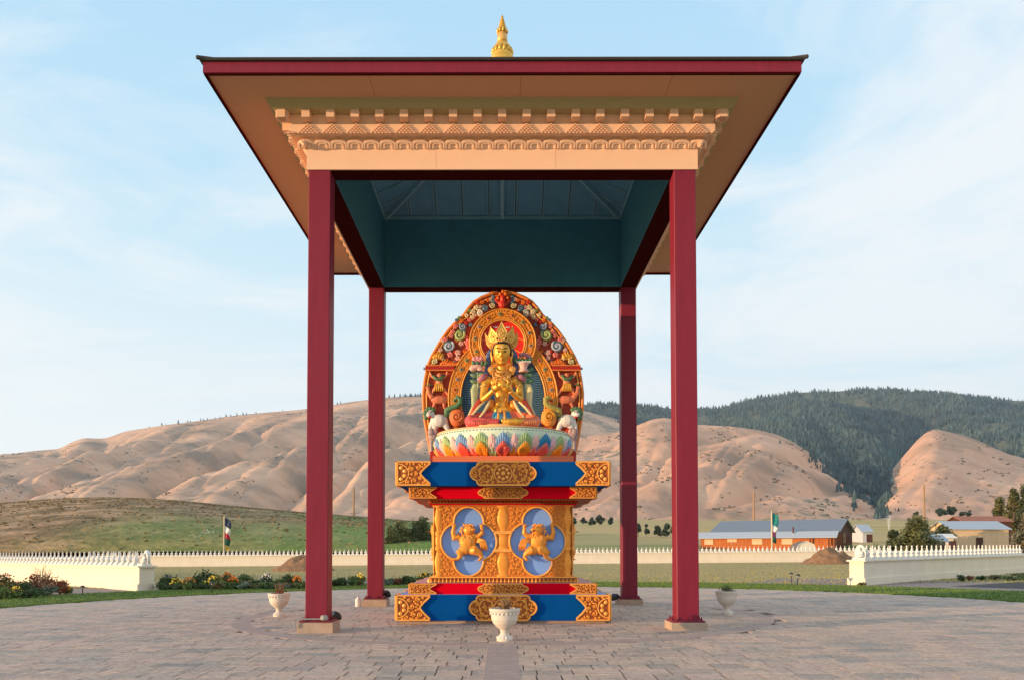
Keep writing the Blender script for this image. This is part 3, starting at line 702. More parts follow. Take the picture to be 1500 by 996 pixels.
# dancing lions
def lion(cx, mir):
    k = .01517/7.96; Y0 = -h4-.02
    def P(x, y, d=0): return (cx+mir*(x-450)*k*1.06, Y0+.02-d*.8, zc-(y-460)*k)
    def rr(p): return p*k
    m = MB()
    m.ell(P(440,470,.02), (rr(100),.10,rr(95))); m.ell(P(410,555,.03), (rr(78),.10,rr(58))); m.ell(P(430,430,.02), (rr(100),.09,rr(60)))
    m.tube([P(350,400), P(290,415,.02), P(278,350,.05), P(290,285,.06)], [rr(42),rr(40),rr(28),rr(20)], 8); m.ell(P(290,275,.07), (rr(27),.04,rr(24)))
    m.tube([P(500,400), P(560,395,.02), P(598,360,.05), P(592,290,.06)], [rr(42),rr(34),rr(28),rr(20)], 8); m.ell(P(592,277,.07), (rr(25),.04,rr(24)))
    m.tube([P(385,570), P(350,590,.05), P(355,640,.05), P(320,668,.05), P(280,665,.08)], [rr(50),rr(50),rr(28),rr(20),rr(17)], 8)
    m.tube([P(470,565), P(520,560,.06), P(575,600,.05), P(598,640,.04), P(565,672,.08)], [rr(50),rr(58),rr(36),rr(20),rr(19)], 8)
    m.ell(P(450,330,.06), (rr(68),.10,rr(64)))
    m.ell(P(500,325,.12), (rr(30),.06,rr(28))); m.tube([P(440,300,.13), P(480,298,.17)], rr(13), 6)
    o = m.build('lion_relief', gold_scroll, thr); voxel(o, .014, 2); o.data.materials.clear(); o.data.materials.append(gold_scroll)
    mn = MB(); ra = random.Random(5)
    for i in range(46):                                            # mane locks
        a = ra.uniform(0, 2*pi); q = ra.uniform(.55, 1)
        x, y = 425+78*q*cos(a), 360+92*q*sin(a)
        if x > 470 and y < 380: continue
        d = .09+.03*(1-q)
        mn.tube([P(x, y-14, d), P(x+6, y, d+.02), P(x-3, y+20, d)], [rr(7), rr(9), rr(2)], 5)
    for i in range(9): mn.ell(P(395+i*13, 262+6*((i*7)%3), .10), (rr(13),.03,rr(12)), nu=6, nv=4)
    mn.build('mane', gold_rim, o, smooth=True)
    tl = MB()
    for i in range(9):
        t = i/8; tl.tube([P(525,478,.02), P(545+14*t, 462-36*t, .06), P(575+50*t, 470-26*t, .09-.02*(i % 2)), P(588+62*t, 520-8*t, .09-.03*(i % 2)), P(583+72*t, 560+8*t, .05)], [rr(8), rr(11), rr(10), rr(8), rr(2)], 5)
    tl.build('tail', gold_scroll, o, smooth=True)
    fd = MB()
    for q in range(3): fd.tube([P(355+8*q, 484+13*q, .08), P(425, 494+13*q, .125), P(492-8*q, 482+13*q, .08)], rr(5), 5)
    for sx_ in (-1, 1): fd.tube([P(430+sx_*62, 438, .08), P(430+sx_*34, 456, .12), P(430+sx_*4, 446, .12)], rr(6), 5)
    for (x, y) in ((290,272),(592,274)): [fd.ell(P(x-16+k*11, y-12, .10), (rr(6), .02, rr(8)), nu=6, nv=4) for k in range(4)]
    for (x, y) in ((284,668),(566,676)): [fd.ell(P(x-18+k*10, y+4, .12), (rr(6), .02, rr(6)), nu=6, nv=4) for k in range(4)]
    fd.build('muscle_folds', gold_scroll, o, smooth=True, kind='stuff')
    fc = MB(); fc.ell(P(488,300,.16), rr(9), nu=6, nv=4); fc.ell(P(455,303,.15), rr(8), nu=6, nv=4); fc.box(min(P(478,0)[0],P(522,0)[0]), max(P(478,0)[0],P(522,0)[0]), Y0-.19, Y0-.15, P(0,342)[2], P(0,330)[2]); fc.build('eyes_and_mouth', gold_ground, o)
    return o
made += [lion(-CX, 1), lion(CX, -1)]
four(made)

# ------------------------------------------------------------------ lotus seat
YL = 19.45-0.0
lot = thing('lotus_seat', 'round pale green lotus seat with coloured petals on top of the throne', 'lotus seat', (XT, YL, zG1))
orange_p = C('orange_paint', (238,120,70), .9, rough=.55, scale=4)
pale_green = mat('pale_green_paint', lin((196,222,196)), lin((224,228,200)), rough=.55, scale=1.3)
RL = 1.62; zl0 = tz(668, YL and 1.6)-zG1; 
ztop = at(735, 624, YL-RL)[2]-zG1
zb0 = at(735, 668, YL-1.40)[2]-zG1
MB().box(-1.56, 1.56, -1.50, 2.2, .002, zb0).build('seat_base', orange_p, lot)
Hh = ztop-zb0
bowl = [(1.20,zb0),(1.30,zb0+.03),(1.42,zb0+.16*Hh),(1.56,zb0+.42*Hh),(1.625,zb0+.68*Hh),(1.63,zb0+.86*Hh),(1.60,zb0+.95*Hh),(1.55,ztop),(1.50,ztop+.012),(.02,ztop+.012)]
MB().lathe(bowl, 72).build('bowl', pale_green, lot, smooth=True)
MB().lathe([(1.56,ztop-.004),(1.585,ztop-.002),(1.585,ztop+.02),(1.50,ztop+.03)], 72).build('rim', C('peach_paint', (240,196,150), rough=.5), lot, smooth=True)
for i in range(120):
    a = 2*pi*i/120
    if sin(a) > .5: continue
    if i == 0 or 'bead_me' not in globals(): bead_me = MB().ell((0,0,0), .013, nu=6, nv=4).build('bead', C('bronze_bead', (110,88,62), rough=.5), lot).data; bpy.data.objects.remove(COL.objects[-1])
    link('bead', bead_me, lot, (1.628*cos(a), 1.628*sin(a), zb0+.90*Hh))
def brad(z):
    for (r0, z0), (r1, z1) in zip(bowl[:-1], bowl[1:]):
        if z0 <= z <= z1: return r0+(r1-r0)*(z-z0)/max(z1-z0, 1e-6)
    return 1.6
def leaf_mesh(name, m, top, wid, out, lobes):
    """many-lobed petal lying on the bowl at angle -90 degrees"""
    mb = MB()
    for k in range(lobes):
        s = (k-(lobes-1)/2)/((lobes-1)/2); hgt = top*(1-.42*abs(s)**1.3); pts = []; rad = []
        for j in range(6):
            t = j/5; z = zb0+.02+hgt*Hh*t; ang = s*wid*(.25+.75*sin(min(1, t*1.25)*pi/2)); r = brad(min(z, ztop-.01))+out*(.25+.75*t)
            pts.append((r*sin(ang), -r*cos(ang), z)); rad.append([.030, .038, .042, .043, .036, .010][j]*(1.15 if lobes < 8 else .95))
        mb.tube(pts, rad, 6, flat=.9)
    o = mb.build(name, m, lot, smooth=True); me = o.data; bpy.data.objects.remove(o); return me
def pm_(n, a, b): return mat(n, lin(a), lin(b), rough=.5, scale=3)
c_blue = pm_('petal_blue', (96,140,190), (150,185,215)); c_teal = pm_('petal_teal', (20,120,170), (60,150,190)); c_green = pm_('petal_green', (140,170,100), (185,205,150)); c_pink = pm_('petal_pink', (240,170,160), (248,212,204))
c_red = pm_('petal_red', (226,70,55), (238,110,90)); c_or = pm_('petal_orange', (240,140,30), (248,170,50)); c_mauve = pm_('petal_mauve', (214,168,180), (235,205,210)); c_red2 = pm_('petal_rose', (214,84,84), (235,130,120))
st = 8.9
for i in range(-14, 15):
    a = radians(i*st)
    if i % 2 == 0:
        j = i//2
        back, front = (c_blue, c_red) if j % 2 == 0 else (c_green, c_or)
        if j == 2: back, front = c_teal, c_red2
        o1 = link('lotus_petal', leaf_mesh('lotus_petal', back, .80, radians(6.6), .035, 9), lot, rot=(0,0,a))
        o2 = link('front_petal', leaf_mesh('front_petal', front, .46, radians(4.2), .085, 7), lot, rot=(0,0,a))
    else:
        link('lotus_petal', leaf_mesh('lotus_petal', c_pink if i < 4 else c_mauve, .72, radians(4.0), .02, 7), lot, rot=(0,0,a))
        link('lower_petal', leaf_mesh('lower_petal', (c_red, c_or, c_green)[i % 3], .34, radians(2.6), .03, 3), lot, rot=(0,0,a))

# ------------------------------------------------------------------ carved back panel (aureole)
YM = 21.55
aur = thing('aureole', 'tall pointed aureole panel carved with clouds, animals and gold rings behind the statue', 'carved panel', (0, YM, 0))
def mw(px, py, dd=0):
    p = at(px, py, YM); return Vector((p[0], -dd, p[2]))
def mp2(px, py): p = mw(px, py); return (p[0], p[2])
U = YM/F                                   # metres per photo pixel on the panel
half = [(0,428),(8,429),(16,430.5),(31,436.5),(42,443),(50,452),(57,462),(62,467),(72,476),(81,486),(93,503),(104,522),(110,536),(114,556),(116.5,576),(116,598),(113.5,620),(109,645),(104.5,668),(103,682)]
XC = 736.8
outl = [mp2(XC+x, y) for x, y in half]+[mp2(XC-x, y) for x, y in half[::-1][:-1]]
panel_red = mat('panel_red', (.50,.075,.022), (.34,.04,.014), rough=.6, scale=5)
o = plate('back_panel', [outl], .24, panel_red, aur); o.location = (0, .24, 0)
rim_orange = mat('rim_orange', (.86,.28,.05), (.70,.20,.03), rough=.5)
r = MB(); r.tube([(x, -.01, z) for x, z in outl], .045, 8); r.build('outer_rim', rim_orange, aur, smooth=True)
r = MB(); r.tube([mw(XC+(x-4.5)*(1 if x > 5 else 0), y+(4.5 if x < 60 else 2), .035) for x, y in half], .02, 6); r.tube([mw(XC-(x-4.5)*(1 if x > 5 else 0), y+(4.5 if x < 60 else 2), .035) for x, y in half], .02, 6)
r.build('inner_rim', gold_rim, aur, smooth=True)
def ell_pts(cx, cy, ax, ay, a0=0, a1=2*pi, n=64, dd=0):
    return [mw(cx+ax*cos(a0+(a1-a0)*i/n), cy-ay*sin(a0+(a1-a0)*i/n), dd) for i in range(n+1)]
def ring_plate(name, cx, cy, ax, ay, bx, by, dep, m, a0=0, a1=2*pi, n=64):
    """raised band between two ellipses"""
    full = abs(a1-a0-2*pi) < 1e-6; vs = []
    for i in range(n+1):
        a = a0+(a1-a0)*i/n
        for (x, y, dd) in ((ax, ay, 0), (ax, ay, dep), (bx, by, dep), (bx, by, 0)):
            vs.append(mw(cx+x*cos(a), cy-y*sin(a), dd))
    fs = []
    for i in range(n): fs += [(i*4+j, i*4+j+1, i*4+4+j+1, i*4+4+j) for j in range(3)]
    return MB().add(vs, fs).build(name, m, aur)
# blue ground with pale rays
BX, BY = XC, 585
blue_ground = mat('halo_blue', (.020,.075,.15), (.014,.06,.12), rough=.55)
pts = [(p[0], p[2]) for p in ell_pts(BX, BY, 64, 76, n=48)[:-1]]
o = plate('blue_ground', [pts], .03, blue_ground, aur); o.location = (0, -.002, 0)
ray_m = C('ray_paint', (120,160,178), rough=.6)
for sgn in (-1, 1):
    r = MB()
    for i in range(34):
        y0 = 527+i*3.1; pl = []
        for j in range(13):
            t = j/12; x = 18+46*t; y = y0+(-6+10*sin(t*2.0)+2.2*sin(t*11+i*.0))*(.5+.5*t)-t*4+8*t*t*(1 if i > 10 else -1)*abs(i-10)/16
            if (x/62)**2+((y-BY)/74)**2 < 1: pl.append(mw(BX+sgn*x, y, .036))
        if len(pl) > 2: r.tube(pl, .0085, 4)
    r.build('light_rays', ray_m, aur, kind='stuff')
ring_plate('body_ring', BX, BY, 80, 92, 62, 74, .09, gold_ring, a0=radians(-28), a1=radians(208))
# head halo
HX, HY = XC-.4, 504
o = plate('halo_disc', [[(p[0], p[2]) for p in ell_pts(HX, HY, 34, 34, n=40)[:-1]]], .05, mat('halo_red', (.80,.028,.015), (.72,.02,.01), rough=.45), aur); o.location = (0, -.06, 0)
ring_plate('head_ring', HX, HY, 48.5, 48.5, 32, 32, .17, gold_ring)
r = MB()
for rad_, w_, dd in ((48, .018, .175), (43.5, .010, .18), (34.5, .018, .178), (32, .022, .175)): r.tube(ell_pts(HX, HY, rad_, rad_, n=56, dd=dd), w_, 5, caps=False)
r.build('ring_edge', gold_rim, aur, smooth=True)
r = MB()
for ax, ay, w_ in ((79.5, 91.5, .02), (75.5, 87.5, .010), (65, 77, .012), (62, 74, .022)): r.tube(ell_pts(BX, BY, ax, ay, radians(-26), radians(206), 60, dd=.095), w_, 5)
r.build('ring_edge', gold_rim, aur, smooth=True)
ra = random.Random(4)
lump = MB()
for i in range(620):                                                     # chased vine between the rings
    if i < 300:
        a = ra.uniform(0, 2*pi); q = ra.uniform(36.5, 46); c = mw(HX+q*cos(a), HY-q*sin(a), .175)
    else:
        a = ra.uniform(radians(-24), radians(204)); q = ra.uniform(0, 1); c = mw(BX+(66.5+8*q)*cos(a), BY-(78.5+8*q)*sin(a), .095)
        if (c-mw(HX, HY, 0)).length < 49*U: continue
    if i % 3: lump.ell(c, (ra.uniform(.014,.026), .018, ra.uniform(.014,.026)), nu=6, nv=4)
    else: spiral(lump, (c[0], c[2]), ra.uniform(.03,.045), ra.uniform(0, 6), 1.1, ra.choice((-1,1)), .010, c[1], n=8, seg=4)
lump.build('ring_carving', gold_scroll, aur, smooth=True, kind='stuff')
jc = [C('jewel_slate', (96,112,120), rough=.25), C('jewel_green', (92,128,88), rough=.25), C('jewel_red', (206,62,36), rough=.25), C('jewel_lilac', (150,120,140), rough=.25)]
def jewel(px, py, dd, m, s=1):
    c = mw(px, py, dd); o = MB().ell((0,0,0), (.048*s,.035,.048*s), nu=10, nv=6).build('jewel', m, aur, smooth=True, loc=c)
    MB().tube([(.058*s*cos(2*pi*i/14), .0, .058*s*sin(2*pi*i/14)) for i in range(15)], .013, 5, caps=False).build('jewel_setting', gold_pale, o)
for i in range(14):
    a = radians(96+i*360/14); jewel(HX+40.5*cos(a), HY-40.5*sin(a), .185, jc[(i*5+1) % 4], .85)
for sgn in (-1, 1):
    for i, a in enumerate((-14, -2, 9, 20, 31, 42)):
        a = radians(a); jewel(BX+sgn*71*cos(a), BY-83.5*sin(a), .105, jc[(i+(sgn > 0)) % 4], .9)
# cloud scrolls, leaves and little figures, the same on both sides
def paint(n, c): return C(n, c, .82, rough=.5, scale=8)
P_bl = paint('cloud_slate', (108,138,160)); P_gr = paint('cloud_green', (140,158,90)); P_pk = paint('cloud_pink', (235,130,120)); P_pp = paint('cloud_pale_pink', (242,188,172)); P_cr = paint('cloud_cream', (236,214,170)); P_or = paint('flame_orange', (240,120,32)); P_gn = paint('leaf_green', (88,130,92)); P_rd = paint('bright_red', (214,52,32)); P_wh = paint('chalk_white', (236,230,222)); P_ye = paint('yellow_ochre', (235,170,60)); P_gy = paint('elephant_grey', (176,152,150)); P_ma = paint('mauve', (170,96,104)); P_sk = paint('coral_skin', (240,150,105))
def cloud(name, px, py, rp_, m, hand, a0, m2=None, turns=1.5):
    for s in (-1, 1):
        X = XC+s*px; c = mw(X, py, .03); mb = MB()
        mb.ell((c[0], -.02, c[2]), (rp_*U*.98, .06, rp_*U*.98), nu=14, nv=6)
        o = mb.build(name, m, aur, smooth=True)
        sp = MB(); spiral(sp, (c[0], c[2]), rp_*U*.86, (pi-a0) if s < 0 else a0, turns, hand*s, rp_*U*.20, -.075, n=18, seg=6)
        sp.build('curl', m2 or m, o, smooth=True)
cloud('cloud_scroll', 63.5, 492, 9.2, P_gr, 1, 2.6, C('curl_pale_green', (200,210,140)))
cloud('cloud_scroll', 79, 508, 9, P_bl, 1, 2.2, C('curl_pale_blue', (190,200,215)))
cloud('cloud_scroll', 58.5, 480, 6, P_bl, -1, 1, C('curl_grey', (170,178,200)))
cloud('cloud_scroll', 26, 453, 5, P_bl, 1, .5); cloud('cloud_scroll', 15, 449, 5, P_gr, -1, .5, P_cr); cloud('cloud_scroll', 100, 530, 5, P_gr, 1, 2, P_cr)
cloud('cloud_scroll', 34, 460, 5.5, P_cr, 1, 1, P_wh)
def curls(lst, m, name='cloud_curl'):
    for (px, py, rp_) in lst:
        for s in (-1, 1):
            c = mw(XC+s*px, py, 0); mb = MB()
            for k in range(5):
                a = k*1.256+px; mb.ell((c[0]+rp_*U*.55*cos(a), -.03, c[2]+rp_*U*.55*sin(a)), (rp_*U*.48, .05, rp_*U*.48), nu=8, nv=5)
            spiral(mb, (c[0], c[2]), rp_*U*.7, px, 1.0, s, rp_*U*.22, -.06, n=8, seg=5)
            mb.build(name, m, aur, smooth=True)
curls([(69,479,4.2),(73,487,4),(75.5,493,3.6),(84,498,4.2),(49,470,3.6)], P_pk)
curls([(52,502,5.5),(50,509,4.5),(54,495,3.6),(77,520,4.6)], P_pk); curls([(61,504,4),(66,517,5),(66,525,4),(88,500,3),(91,513,3.6)], P_pp)
curls([(39,452,4.2),(44,458,4.6),(45,466,3.8),(53,463,3.5),(89,525,3.6)], P_cr); curls([(37,444,4),(54,474,3.4),(70,515,3)], P_rd)
curls([(30,444,3.6),(22,441,3.2),(60,471,3.2),(96,520,3.4),(56,515,3)], P_or); curls([(47,477,3.4),(71,531,3),(68,470,2.8),(57,487,3)], P_bl); curls([(64,467,3),(49,456,3),(84,529,3)], P_gr)
curls([(18,440,3),(41,463,3),(33,451,3)], P_pp)
def flame(px, py, h, m, name='flame'):
    for s in (-1, 1):
        mb = MB()
        for k in range(4):
            x = px+(k-1.5)*3.4; hh = h*(1-.2*abs(k-1.5)); mb.tube([mw(XC+s*x, py, .02), mw(XC+s*(x+1.6), py-hh*.35, .05), mw(XC+s*(x-1.4), py-hh*.7, .05), mw(XC+s*(x+.6), py-hh, .03)], [.05,.055,.035,.006], 6)
        mb.build(name, m, aur, smooth=True)
flame(83, 537, 14, P_or); flame(94, 527, 14, P_ye); flame(73, 537, 10, P_or)
# bird-like head group at the tip
mb = MB(); c = mw(XC, 446, .05)
mb.ell(mw(XC, 439, .06), (.10,.09,.11)); mb.ell(mw(XC, 448, .06), (.13,.10,.13)); mb.tube([mw(XC, 440, .14), mw(XC, 443, .2)], [.035,.01], 6)
for s in (-1, 1): mb.tube([mw(XC+s*4, 447, .06), mw(XC+s*11, 441, .06), mw(XC+s*8, 434, .06)], [.05,.045,.02], 6)
o = mb.build('crest_figure', P_rd, aur); voxel(o, .018, 2)
mb = MB(); [mb.ell(mw(XC+x, y, .10), (.045,.04,.05), nu=8, nv=5) for x, y in ((-4,433),(4,433),(0,429.5),(-7,439),(7,439))]; mb.build('crest_curls', P_or, aur, smooth=True)
for s in (-1, 1):
    mb = MB()
    for k in range(5): mb.tube([mw(XC+s*(9+k*.8), 446-k*2.2, .05), mw(XC+s*(20-k), 442-k*2.2, .05)], [.03,.012], 5)
    mb.build('wing', P_bl, aur, smooth=True)
# cross bars
for s in (-1, 1):
    a, b = mw(XC+s*71, 540, 0), mw(XC+s*113, 540, 0); x0, x1 = sorted((a[0], b[0])); z = a[2]
    o = MB().box(x0, x1, -.13, .0, z-.05, z+.05).build('crossbar', C('bar_red', (186,36,22), rough=.5), aur)
    for q in (-.062, .062): MB().box(x0, x1, -.145, 0, z+q-.014, z+q+.014).build('bar_edge', rim_orange, o)
    MB().tube([(b[0], -.03, z), (b[0]+s*.06, -.03, z)], .035, 8).build('bar_knob', grey_metal, o)
# side panels: rider, deer, snow lion, elephant
def figure(name, m, s, parts, vox=.014, ydd=0):
    mb = MB()
    for p in parts:
        if p[0] == 'e': mb.ell(mw(XC+s*p[1], p[2], p[5]+ydd if len(p) > 5 else .06+ydd), (p[3]*U, min(p[3], p[4])*U*.8, p[4]*U))
        else: mb.tube([mw(XC+s*x, y, .06+ydd) for x, y in p[1]], [q*U for q in p[2]], 7)
    o = mb.build(name, m, aur); voxel(o, vox, 2); return o
for s in (-1, 1):
    # crouching boy with raised arms
    o = figure('rider', P_sk, s, [('e',93,551,4,4.5), ('e',93,560,5.5,6), ('t',((89,556),(83,551),(81,544)),(2,1.8,1.6)), ('t',((97,556),(104,552),(107,545)),(2,1.8,1.6)), ('t',((90,566),(85,572),(80,579)),(2.6,2.2,1.6)), ('t',((96,566),(101,571),(104,578)),(2.6,2.2,1.6))])
    mb = MB(); [mb.tube([mw(XC+s*(89+k*2.2), 563, .10), mw(XC+s*(87.5+k*3), 574, .11)], [.035,.02], 5) for k in range(5)]; mb.build('kilt', P_ye, o, smooth=True)
    mb = MB(); mb.tube([mw(XC+s*86, 550, .10), mw(XC+s*90, 557, .13), mw(XC+s*97, 557, .13), mw(XC+s*102, 551, .10)], [.03,.045,.045,.03], 6); mb.tube([mw(XC+s*103, 566, .05), mw(XC+s*109, 563, .06), mw(XC+s*112, 567, .05)], [.02,.03,.01], 5); mb.build('scarf', P_gn, o, smooth=True)
    # deer
    o = figure('deer', C('deer_coral', (226,128,92), rough=.5), s, [('e',92,586,14,6.5), ('t',((103,583),(108,577),(109,570)),(4.5,3.4,2.6)), ('e',110,568,3.6,2.6), ('t',((86,590),(86,597),(83,601)),(3,1.9,1.4)), ('t',((99,590),(102,597),(99,601)),(3,1.9,1.4)), ('t',((108,566),(106,561)),(1,.6))])
    # snow lion
    o = figure('snow_lion', P_wh, s, [('e',93,617,14,10), ('e',106,606,6.5,6.5), ('e',108,609,4,3.4,.14), ('t',((84,622),(80,631),(78,634)),(5,3.5,2.4)), ('t',((100,622),(98,632),(95,636)),(5,3.2,2.4)), ('t',((104,620),(107,630)),(3.6,2.4))], .02, .03)
    mb = MB(); [mb.ell(mw(XC+s*x, y, .12), (.075,.05,.07), nu=8, nv=5) for x, y in ((110,601),(113,606),(106,600),(112,612),(102,601))]; mb.build('mane', P_gn, o, smooth=True)
    mb = MB(); mb.tube([mw(XC+s*104, 612, .20), mw(XC+s*109, 613, .20)], [.03,.02], 5); mb.tube([mw(XC+s*95, 628, .16), mw(XC+s*92, 634, .16)], [.03,.035], 5); mb.build('muzzle', P_rd, o, smooth=True)
    mb = MB(); [mb.ell(mw(XC+s*x, 604.5, .20), .018, nu=6, nv=4) for x in (104, 108.5)]; mb.build('eye', black_metal, o)
    mb = MB(); mb.tube([mw(XC+s*80, 612, .06), mw(XC+s*76, 606, .08), mw(XC+s*79, 600, .08)], [.08,.09,.03], 7); mb.build('tail', P_gn, o, smooth=True)
    # elephant
    o = figure('elephant', P_gy, s, [('e',101,640,9,8), ('e',104,634,6,6,.12), ('t',((105,637),(101,645),(104,652),(107,650)),(3,2.2,1.6,1.2)), ('t',((96,644),(95,656),(95,665)),(4,3.1,3)), ('t',((104,646),(104,657),(104,665)),(4,3.1,3))], .02, .05)
    mb = MB(); mb.ell(mw(XC+s*98, 633, .20), (.06,.03,.085), nu=8, nv=5); mb.build('ear', C('ear_pink', (205,160,150)), o, smooth=True)
    # trunk-end roundel and scroll beside the knees
    c = mw(XC+s*67, 612, .12); mb = MB().ell((c[0], -.12, c[2]), (11.5*U,.10,14*U), nu=20, nv=9)
    rd = mb.build('roundel', orange_p if s < 0 else C('amber_paint', (245,160,70)), aur, smooth=True)
    mb = MB(); spiral(mb, (c[0], c[2]), 8*U, 0, 1.6, s, .03, -.25, n=20, seg=6); mb.build('curl', P_ye if s > 0 else C('curl_orange', (240,140,80)), rd, smooth=True)
    mb = MB(); mb.tube([mw(XC+s*82, 611, .12), mw(XC+s*82, 602, .12), mw(XC+s*76, 599, .16), mw(XC+s*68, 597, .18), mw(XC+s*62, 592, .2), mw(XC+s*62, 586, .2), mw(XC+s*67, 583, .2), mw(XC+s*70, 587, .2)], [.07,.08,.075,.07,.075,.075,.06,.025], 9, flat=.7)
    mb.build('green_scroll', P_gn if s < 0 else C('ochre_green', (186,172,90)), aur, smooth=True)
    MB().box(*sorted((mw(XC+s*60, 0)[0], mw(XC+s*103.5, 0)[0])), -.3, 0, mw(0, 676)[2], mw(0, 663)[2]).build('base_bar', C('bar_red', (186,36,22)), aur)

# ------------------------------------------------------------------ seated statue
YS = 19.15; ZT = zG1+ztop
sta = thing('seated_statue', 'golden cross-legged deity statue with a leaf crown and hands crossed at the chest', 'statue', (0, YS, ZT))
K = YS/F
def S(px, py, dy=0): p = at(px, py, YS+dy); return Vector((p[0], dy, p[2]-ZT))
skin = mat('gilded_skin', (.88,.47,.065), (.76,.36,.04), rough=.36, metal=.4, scale=5)
XH = 735
# torso, arms and hands in one skin
b = MB()
b.ell(S(XH,603,.10), (.33,.25,.20)); b.ell(S(XH,594,.06), (.20,.16,.20)); b.tube([S(XH,600,.06), S(XH,590,.05), S(XH,580,.06), S(XH,570,.08), S(XH,562,.10)], [.19,.16,.17,.22,.25], 14, flat=.8)
b.ell(S(XH,561,.10), (.31,.18,.20)); b.ell(S(XH-8,567,-.02), (.13,.12,.11)); b.ell(S(XH+8,567,-.02), (.13,.12,.11))
b.tube([S(XH,556,.10), S(XH,546,.08), S(XH,536,.06)], [.16,.115,.115], 12)
for s in (-1, 1):
    b.ell(S(XH+s*20,558,.10), (.125,.12,.12)); b.tube([S(XH+s*21,557,.10), S(XH+s*24.5,565,.05), S(XH+s*27,577,-.02), S(XH+s*28.5,586,-.10)], [.108,.105,.085,.07], 10)
b.tube([S(706,586,-.10), S(713,581,-.20), S(721,573,-.32), S(725,568,-.36)], [.074,.072,.055,.047], 10)
b.tube([S(764,586,-.10), S(757,581,-.20), S(749,574,-.32), S(746,570,-.36)], [.074,.072,.055,.047], 10)
o = b.build('body', skin, sta); voxel(o, .016, 5); body = o
# hands crossed before the chest: palm, four bent fingers of unequal length and a thumb each
def hand(name, wrist, palm, knuck, tips, thumb):
    h = MB(); h.tube([wrist, wrist.lerp(palm, .5), palm, knuck], [.048,.056,.066,.052], 9, flat=.55)
    n = len(tips)
    for i, (m_, t_) in enumerate(tips):
        base = palm.lerp(knuck, .6)+(m_-knuck)*.35
        h.tube([base, m_, t_], [.024,.021,.014], 6)
    h.tube(thumb, [.028,.024,.016], 6)
    o = h.build(name, skin, sta); voxel(o, .008, 1); return o
wl = S(724,570,-.36)
hand('hand', wl, S(728,566,-.40), S(731,562.5,-.41), [(S(731.5,559.5,-.43), S(735,555.5,-.42)), (S(733,560.2,-.45), S(737.5,556.2,-.44)), (S(734.2,561.8,-.46), S(739,558.4,-.46)), (S(734.8,563.6,-.46), S(738.6,561.4,-.46))], [S(727.5,564,-.42), S(726.6,559.5,-.45), S(728.2,556,-.46)])
hand('hand', S(747,572,-.38), S(743.5,567,-.46), S(740,562,-.48), [(S(737.5,559.5,-.50), S(732.6,557.5,-.50)), (S(736.5,561.8,-.51), S(731.5,560.2,-.51)), (S(736.3,564.2,-.51), S(732,563.2,-.51)), (S(737,566.6,-.50), S(733.6,566.4,-.50))], [S(743.5,564,-.47), S(744.5,559,-.49), S(742.6,555,-.49)])
# head with a face
h = MB()
h.ell(S(XH,512,.02), (.225,.235,.24), nu=16, nv=12); h.tube([S(XH,508,-.02), S(XH,518,-.04), S(XH,526.5,-.06), S(XH,532.5,-.08)], [.21,.205,.172,.105], 18)
h.ell(S(XH,531,-.13), (.075,.06,.05))
h.tube([S(XH,512,-.215), S(XH,517,-.245), S(XH,520.5,-.275)], [.020,.026,.034], 8)
h.ell(S(XH-2,521.3,-.245), (.022,.022,.016)); h.ell(S(XH+2,521.3,-.245), (.022,.022,.016))
for s in (-1, 1):
    h.ell(S(XH+s*6.2,520,-.15), (.07,.06,.06)); h.ell(S(XH+s*5,514.6,-.185), (.052,.030,.026))
h.tube([S(XH-3.4,525.2,-.222), S(XH,524.8,-.245), S(XH+3.4,525.2,-.222)], [.008,.018,.008], 6); h.tube([S(XH-2.6,526.7,-.215), S(XH,527.2,-.238), S(XH+2.6,526.7,-.215)], [.008,.018,.008], 6)
o = h.build('head', skin, sta); voxel(o, .010, 2); head = o
dk = C('brow_ink', (66,44,24), rough=.5)
f = MB()
for s in (-1, 1):
    f.tube([S(XH+s*(2.4+7*t), 511.2-2.0*sin(t*pi*.9), -.268+.07*t*t) for t in (0,.25,.5,.75,1)], [.005,.010,.010,.008,.004], 5)
    f.tube([S(XH+s*(2.6+5.2*t), 514.9-.9*sin(t*pi), -.262+.04*t*t) for t in (0,.25,.5,.75,1)], [.005,.008,.009,.008,.004], 5)
f.build('brows_and_lids', dk, head)
f = MB(); [f.ell(S(XH+s*5, 515.4, -.250), (.028,.010,.008), nu=8, nv=5) for s in (-1, 1)]; f.build('eyes', C('eye_dark', (50,40,30), rough=.3), head)
f = MB(); f.tube([S(XH-3.4,525.8,-.240), S(XH,526.2,-.262), S(XH+3.4,525.8,-.240)], [.006,.014,.006], 6); f.build('lips', C('lip_red', (190,70,40), rough=.4), head)
MB().ell(S(XH,508,-.255), (.012,.01,.018)).build('forehead_mark', white_paint, head)
for s in (-1, 1):
    e = MB(); e.tube([S(XH+s*13,512,.0), S(XH+s*14.6,517,.0), S(XH+s*14,525,-.01), S(XH+s*13.2,533,-.02)], [.03,.045,.03,.035], 8, flat=.6); e.build('ear', skin, head, smooth=True)
    e = MB(); e.lathe([(.01,-.03),(.055,-.02),(.07,0),(.05,.02),(.01,.03)], 12); q = e.build('earring', gold_pale, head); q.location = S(XH+s*15.6,541,-.06); q.rotation_euler = (pi/2,0,0)
    MB().tube([Vector((.07*cos(2*pi*i/12), .07*sin(2*pi*i/12), 0)) for i in range(13)], .014, 5, caps=False).build('earring_rim', gold_scroll, head, loc=q.location).rotation_euler = (pi/2,0,0)
hair = mat('hair_black', (.015,.014,.02), (.01,.01,.014), rough=.5)
